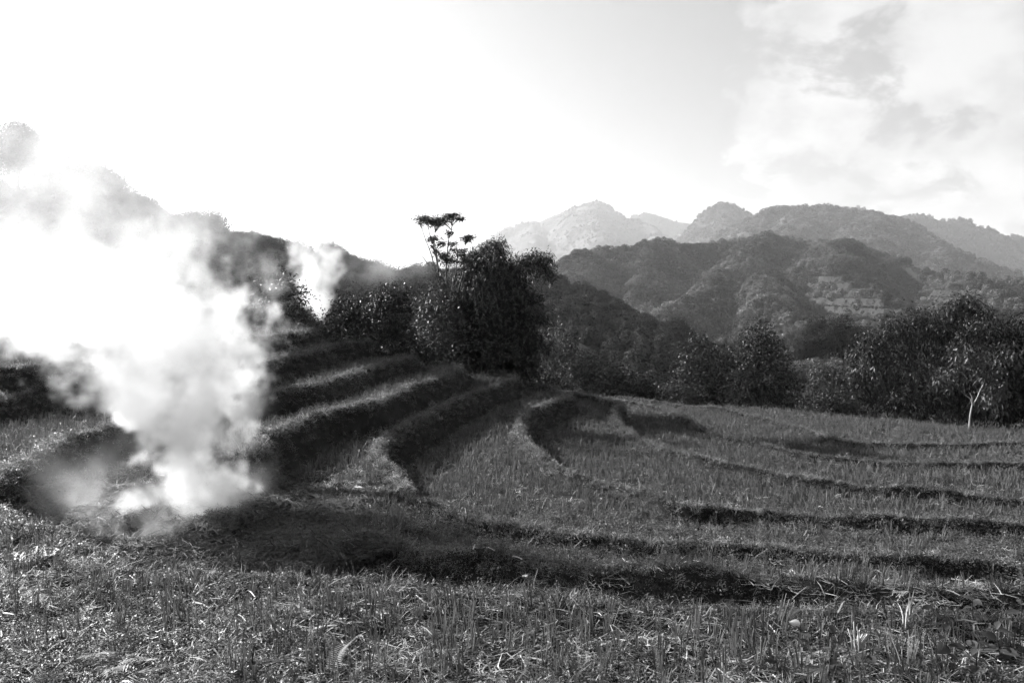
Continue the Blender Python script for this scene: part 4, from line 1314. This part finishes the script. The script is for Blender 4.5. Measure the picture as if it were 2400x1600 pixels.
def smoke_mat(name, mult, aniso=0.15):
    m, t = new_mat(name)
    pv = N(t, 'ShaderNodeVolumePrincipled', {'Color': (0.96, 0.96, 0.96, 1), 'Density': mult, 'Anisotropy': aniso})
    N(t, 'ShaderNodeOutputMaterial', {'Volume': pv.outputs[0]})
    m.cycles.volume_step_rate = 3.0
    return m


def axis_table(tab):
    """[(v, u centre, half width px, depth, density)] -> arrays over height z: z, x, y, half width in metres, density"""
    R_ = []
    for (v, u, hw, Y, dn) in tab:
        p = at_depth(u, v, Y)
        R_.append((p[2], p[0], p[1], hw / FPX * Y, dn))
    R_.sort()
    return np.array(R_).T


MAIN = axis_table([(1266, 385, 185, 16.3, 1.0), (1225, 400, 165, 16.5, 1.1), (1170, 425, 135, 16.8, 1.1), (1110, 440, 112, 17.0, 1.1), (1040, 440, 112, 17.3, 1.1), (960, 405, 185, 17.6, 1.05), (880, 388, 215, 17.9, 1.05), (840, 345, 270, 18.0, 1.0), (790, 285, 350, 18.2, 1.1),
                   (720, 225, 385, 18.5, .6), (620, 190, 385, 18.9, .3), (520, 150, 415, 19.3, .16), (430, 85, 445, 19.7, .11), (340, 0, 460, 20, .15), (250, -60, 430, 20.4, .15), (150, -120, 330, 20.8, .0)])
SIDE = axis_table([(1058, 590, 14, 19.6, .9), (1030, 582, 24, 19.6, 1.0), (980, 562, 36, 19.5, 1.0), (920, 545, 55, 19.4, .9), (840, 520, 80, 19.3, .6), (760, 500, 100, 19.2, .0)])
FIRE_LINE = np.array([at_drop(u, v, 3.2) for u, v in ((190, 1228), (240, 1255), (330, 1266), (430, 1256), (510, 1225), (560, 1188), (585, 1165))])


def main_smoke(X, Y, Z, n, vox):
    wx, wy, wz = (frac_noise(n, vox, 1.6, 2.6, 50 + i) for i in range(3))
    billow = frac_noise(n, vox, 1.8, 2.6, 60)
    fine = frac_noise(n, vox, 0.5, 1.9, 61)
    soft = frac_noise(n, vox, 3.0, 2.6, 62)
    hgt = Z - (CZ - 4.8)
    wa = 0.10 + 0.045 * np.clip(hgt, 0, 6)
    Xw, Yw, Zw = X + wx * wa, Y + wy * wa, Z + wz * wa * .8
    D = np.zeros(X.shape)
    for tab, ys in ((MAIN, .52), (SIDE, .9)):
        z, cx, cy, hw, dn = tab
        c = [np.interp(Zw, z, q) for q in (cx, cy, hw, dn)]
        rho = np.sqrt(((Xw - c[0]) / c[2]) ** 2 + ((Yw - c[1]) / (c[2] * ys)) ** 2)
        inside = sstep(z[0] - .25, z[0] + .1, Zw)
        prof = 1.1 - rho + (0.17 - .06 * sstep(2.5, 5.5, hgt)) * billow + 0.07 * fine
        edge = 0.15 + 0.018 * np.clip(hgt, 0, 8) + 0.08 * sstep(0, 2.5, c[0] - X - .8)         # ragged but sharp low down and on the right
        d = sstep(0.0, edge * 2.2, prof) * c[3] * inside
        D = np.maximum(D, d)
    D *= np.clip(1.0 + 0.3 * billow + 0.2 * soft + .08 * fine, 0.3, 2)
    D *= 0.3 + 0.7 * sstep(-13.0, -8.6, X)                     # thinned towards the left so sunlight reaches the plume core
    # low ragged smoke creeping over the burning straw
    fl = line_dist(FIRE_LINE[:, :2], X, Y)
    low = np.exp(-np.clip(hgt, 0, 9) / 0.45) * np.exp(-(fl / 0.5) ** 2) * np.clip(0.5 + 0.8 * billow + 0.4 * fine, 0, 2.5) * sstep(-.3, 0.02, hgt)
    pool = at_drop(330, 1190, 3.2)
    creep = np.exp(-np.clip(hgt, 0, 9) / 0.6) * np.exp(-(((X - pool[0]) / 1.9) ** 2 + ((Y - pool[1]) / 1.3) ** 2)) * np.clip(soft * .3 + billow * .5 - 0.15, 0, 2) * sstep(-.3, .05, hgt)
    D = D + 0.7 * low + 0.5 * creep
    # thin drift trailing to the left
    drift = np.exp(-((Z - (CZ + 2.2)) / 1.5) ** 2) * sstep(-6.0, -10.0, X) * np.clip(.35 + .4 * soft + .15 * billow, 0, 2)
    D = D + 0.03 * drift
    return np.clip(D, 0, 3)


smoke_volume('smoke_plume', 'dense white smoke plume rising from burning straw in the foreground hollow', (-15.5, 14.2, 3.9), (-4.6, 23.0, 14.4), 0.07, main_smoke, smoke_mat('thick_smoke', 0.95))

TH = [axis_table([(778, 742, 12, 38.5, .5), (750, 745, 18, 38.5, .8), (700, 735, 42, 38.6, .7), (650, 732, 48, 38.7, .55), (610, 724, 44, 38.8, .42), (585, 715, 34, 38.8, .3), (555, 690, 14, 38.8, 0)]),
      axis_table([(735, 745, 16, 38.4, .6), (690, 758, 34, 38.4, .5), (640, 768, 38, 38.4, .42), (590, 772, 34, 38.4, .32), (560, 772, 24, 38.4, .2), (535, 765, 16, 38.4, 0)])]


def far_smoke(X, Y, Z, n, vox):
    wx, wy, wz = (frac_noise(n, vox, 1.4, 2.6, 150 + i) for i in range(3))
    billow = frac_noise(n, vox, 1.0, 2.1, 160)
    soft = frac_noise(n, vox, 2.5, 2.6, 161)
    Xw, Yw, Zw = X + wx * .12, Y + wy * .12, Z + wz * .1
    D = np.zeros(X.shape)
    for z, cx, cy, hw, dn in TH:
        c = [np.interp(Zw, z, q) for q in (cx, cy, hw, dn)]
        rho = np.sqrt(((Xw - c[0]) / c[2]) ** 2 + ((Yw - c[1]) / (c[2] * .9)) ** 2)
        D = np.maximum(D, sstep(0, .8, 1.1 - rho + .10 * billow) * c[3] * sstep(z[0] - .1, z[0] + .2, Zw))
    p = at_depth(880, 620, 39)
    D = D + .05 * np.exp(-((X - p[0]) / 2.3) ** 2 - ((Z - p[2]) / 0.8) ** 2 - ((Y - 39) / 1.2) ** 2) * np.clip(.6 + .6 * soft, 0, 2)
    return np.clip(D, 0, 3)


smoke_volume('distant_smoke_plume', 'thin split smoke plume rising behind the top terraces', (-12.5, 36.6, CZ - 2.4), (-3.6, 41.2, CZ + 3.4), 0.09, far_smoke, smoke_mat('thin_smoke', 1.7))
# ------------------------------------------------------------------ single plants and things in the near ground
M_BIGLEAF = leaf_mat('large_weed_leaf', 0.0105, 0.0595, 0.35, 0.45, spec=0.3)
M_FERN = leaf_mat('pale_fern', 0.175, 0.35, 0.4, 0.5)
M_PETAL = leaf_mat('white_petal', 0.49, 0.595, 0.3, 0.5)


def ovate_leaf(name, L, Wd, mat, curl=0.12):
    """one broad leaf along +X with a folded midrib and a bent tip, given thickness by its fold"""
    prof = [(0, .02), (.12, .55), (.3, .95), (.5, 1.0), (.7, .72), (.88, .32), (1, .01)]
    V, F = [], []
    for t_, w in prof:
        z = -curl * L * t_ * t_
        V += [(t_ * L, w * Wd * .5, z + w * Wd * .16), (t_ * L, 0, z), (t_ * L, -w * Wd * .5, z + w * Wd * .16)]
    for i in range(len(prof) - 1):
        a = i * 3
        F += [(a, a + 1, a + 4, a + 3), (a + 1, a + 2, a + 5, a + 4)]
    return mesh_np(name, np.array(V), np.array(F), [mat], smooth=True)


LEAFS = [ovate_leaf('leaf', .2, .12, M_BIGLEAF), ovate_leaf('leaf', .17, .11, M_BIGLEAF, .25), ovate_leaf('leaf', .15, .08, M_BIGLEAF, .3)]


def broad_weed(u, v, h, nl, label, seed, drop=2.65, lscale=1.0):
    g = np.random.default_rng(seed)
    b = at_drop(u, v, drop)
    z = ground_z(b[0], b[1])
    root = link('broad_leaved_weed', None, loc=(b[0], b[1], z))
    tag(root, label, 'weed', 'broad leaved weeds in the straw')
    top = np.array([g.normal(0, .06), g.normal(0, .06), h])
    path = catmull(np.array([[0, 0, -.05], top * .5 + g.normal(0, .03, 3), top]), .08)
    link('stem', mesh_np('stem', *tube(path, np.linspace(.008, .003, len(path)), 5), [M_BIGLEAF], smooth=True), root)
    for i in range(nl):
        t_ = .2 + .8 * (i + 1) / nl
        p = path[min(len(path) - 1, int(t_ * (len(path) - 1)))]
        o = link('leaf', LEAFS[g.integers(0, 3)], root, loc=p)
        a = i * 2.4 + g.normal(0, .4)
        o.rotation_euler = (g.normal(0, .35), g.uniform(-.5, .45), a)
        s = lscale * (1.15 - .5 * t_) * g.uniform(.8, 1.2)
        o.scale = (s, s, s)


for q in [(1870, 1520, .55, 9, 'broad leaved weed with upright shoot left of the tall pale stalks', 1), (1940, 1590, .6, 11, 'leafy weed at the bottom edge under the tall pale stalks', 2), (2010, 1560, .3, 8, 'short bushy weed just left of the bright stubble tuft', 3, 2.65, .8),
          (2215, 1575, .45, 9, 'weed with one large pale leaf near the bottom right corner', 4, 2.65, 1.2), (2290, 1590, .45, 9, 'weed with a round bright leaf at the bottom right edge', 5), (2350, 1560, .6, 12, 'tallest dark weed in the bottom right corner', 6),
          (2390, 1500, .7, 12, 'dark weed cut by the right edge', 7), (2290, 1470, .4, 8, 'weed above the bright round leaf', 8), (2200, 1480, .3, 8, 'low weed right of the tall pale stalks', 9, 2.65, .8), (1830, 1590, .35, 9, 'low weed on the bottom edge with small leaves', 10, 2.65, .7),
          (1180, 1372, .2, 9, 'small leafy weed in the dark hollow beside the white flower', 11, 3.0, .55), (1300, 1395, .22, 8, 'small weed in the dark hollow right of the white flower', 12, 2.9, .55), (1405, 1420, .2, 7, 'small pale leaved weed at the hollow rim', 13, 2.7, .55)]:
    broad_weed(*q)

# the single fern frond
leaflet = ovate_leaf('leaflet', .075, .02, M_FERN, .05)
b = at_drop(775, 1575, 2.65)
z = ground_z(b[0], b[1])
fr = tag(link('fern_frond', None, loc=(b[0], b[1], z)), 'pale upright fern frond leaning right in the straw', 'fern')
e_ = at_depth(838, 1490, b[1] + .1) - np.array([b[0], b[1], z])
path = catmull(np.array([[0, 0, -.03], e_ * .45 + np.array([-.05, 0, .05]), e_]), .02)
link('stalk', mesh_np('stalk', *tube(path, np.linspace(.006, .002, len(path)), 5), [M_FERN], smooth=True), fr)
for i in range(3, len(path) - 1):
    t_ = i / len(path)
    for s in (-1, 1):
        o = link('leaflet', leaflet, fr, loc=path[i])
        d = Vector((s * .9, .15, .12 + .4 * t_))
        o.rotation_euler = d.to_track_quat('X', 'Z').to_euler()
        k = 1.15 * math.sin(math.pi * min(1, .25 + .75 * t_)) + .12
        o.scale = (k, k, k)


def frond_mesh(L, seed):
    g = np.random.default_rng(seed)
    path = catmull(np.array([[0, 0, 0], [L * .5, 0, L * .3], [L, 0, L * .1]]), .03)
    P, D = [], []
    for i in range(2, len(path)):
        for s in (-1, 1):
            P.append(path[i]); D.append((.35, s, .05))
    P, D = np.array(P), np.array(D)
    t_ = np.linspace(0, 1, len(P))
    Ls = .16 * L * 2 * np.sin(np.pi * (.2 + .78 * t_)) + .01
    a = leaves(P, D, np.tile([0, 0, 1.0], (len(P), 1)) + g.normal(0, .15, (len(P), 3)), Ls, .028, .1, .2)
    return mesh_np('frond', *merge([a, tube(path, np.linspace(.005, .002, len(path)), 4)]), [M_FERN])


b = at_drop(255, 1575, 2.65)
fc = tag(link('fern_clump', None, loc=(b[0], b[1], ground_z(b[0], b[1]) - .01)), 'spreading pale fern among the weeds in the bottom left corner', 'fern')
for i in range(7):
    o = link('frond', frond_mesh(.34 + .05 * (i % 3), 90 + i), fc)
    o.rotation_euler = (rng.normal(0, .2), rng.normal(-.15, .2), -.9 + i * .75)

# the white flower in the hollow
b = at_drop(1230, 1362, 3.05)
z = ground_z(b[0], b[1])
fl = tag(link('white_flower', None, loc=(b[0], b[1], z)), 'single small white flower in the dark hollow', 'flower')
link('stem', mesh_np('stem', *tube(catmull(np.array([[0, 0, -.02], [.01, 0, .12], [0, 0, .22]]), .03), .004, 5), [M_BIGLEAF]), fl)
pet = ovate_leaf('petal', .055, .045, M_PETAL, .1)
for i in range(5):
    o = link('petal', pet, fl, loc=(0, 0, .22))
    o.rotation_euler = (.1, -.35, i * 2 * math.pi / 5)


def stalks(name, label, u, v, drop, n, h0, h1, w, splay, seed, mat, cat):
    global rng
    keep, rng = rng, np.random.default_rng(seed)
    b = at_drop(u, v, drop)
    root = tag(link(name, None, loc=(b[0], b[1], ground_z(b[0], b[1]))), label, cat)
    for i in range(n):
        B, m, t_, s = blade_set(1, .05, h0, h1, w, splay, .25)
        V = np.stack([B - s, B + s, m + s, m - s, t_ + s * .5, t_ - s * .5], 1).reshape(-1, 3)
        th = np.array([[0, .006, 0.0]])
        Vb = np.vstack([V, V + th])
        F = [(0, 1, 2, 3), (3, 2, 4, 5), (7, 6, 9, 8), (8, 9, 11, 10), (0, 3, 9, 6), (3, 5, 11, 9), (2, 1, 7, 8), (4, 2, 8, 10), (5, 4, 10, 11)]
        link('stalk', mesh_np('stalk', Vb, np.array(F), [mat]), root)
    rng = keep


M_PALE = leaf_mat('bleached_stalk', 0.28, 0.49, 0.15, 0.5)
stalks('pale_stalk_clump', 'tall broken pale stalks standing out near the right foreground', 2122, 1482, 2.65, 9, .25, .62, .022, .16, 3, M_PALE, 'stalks')
stalks('broken_stalk_clump', 'pale broken stalks tipped over at the right edge of the fire', 572, 1128, 3.0, 8, .2, .5, .02, .7, 4, M_PALE, 'stalks')
stalks('leaning_stalk_clump', 'bundle of pale stalks leaning right below the dark hollow', 2000, 1436, 2.7, 8, .25, .5, .02, .55, 5, M_PALE, 'stalks')
stalks('bright_stubble_tuft', 'bright thick stubble tuft below the tall pale stalks', 2010, 1535, 2.65, 10, .2, .4, .02, .12, 6, M_PALE, 'stubble tuft')

# pale straw heap on the left
b = at_drop(85, 1318, 2.65)
hp = tag(link('straw_heap', None, loc=(b[0], b[1], ground_z(b[0], b[1]))), 'small heap of bright straw on the left of the near terrace', 'straw heap')
for i in range(3):
    o = link('straw_layer', mesh_straw('straw_layer', 34, .22, .12, .32, .018, M_PALE, .1), hp)
    o['kind'] = 'stuff'
    o.rotation_euler = (0, 0, i * 1.1)
    o.location = (0, 0, .02 + .03 * i)
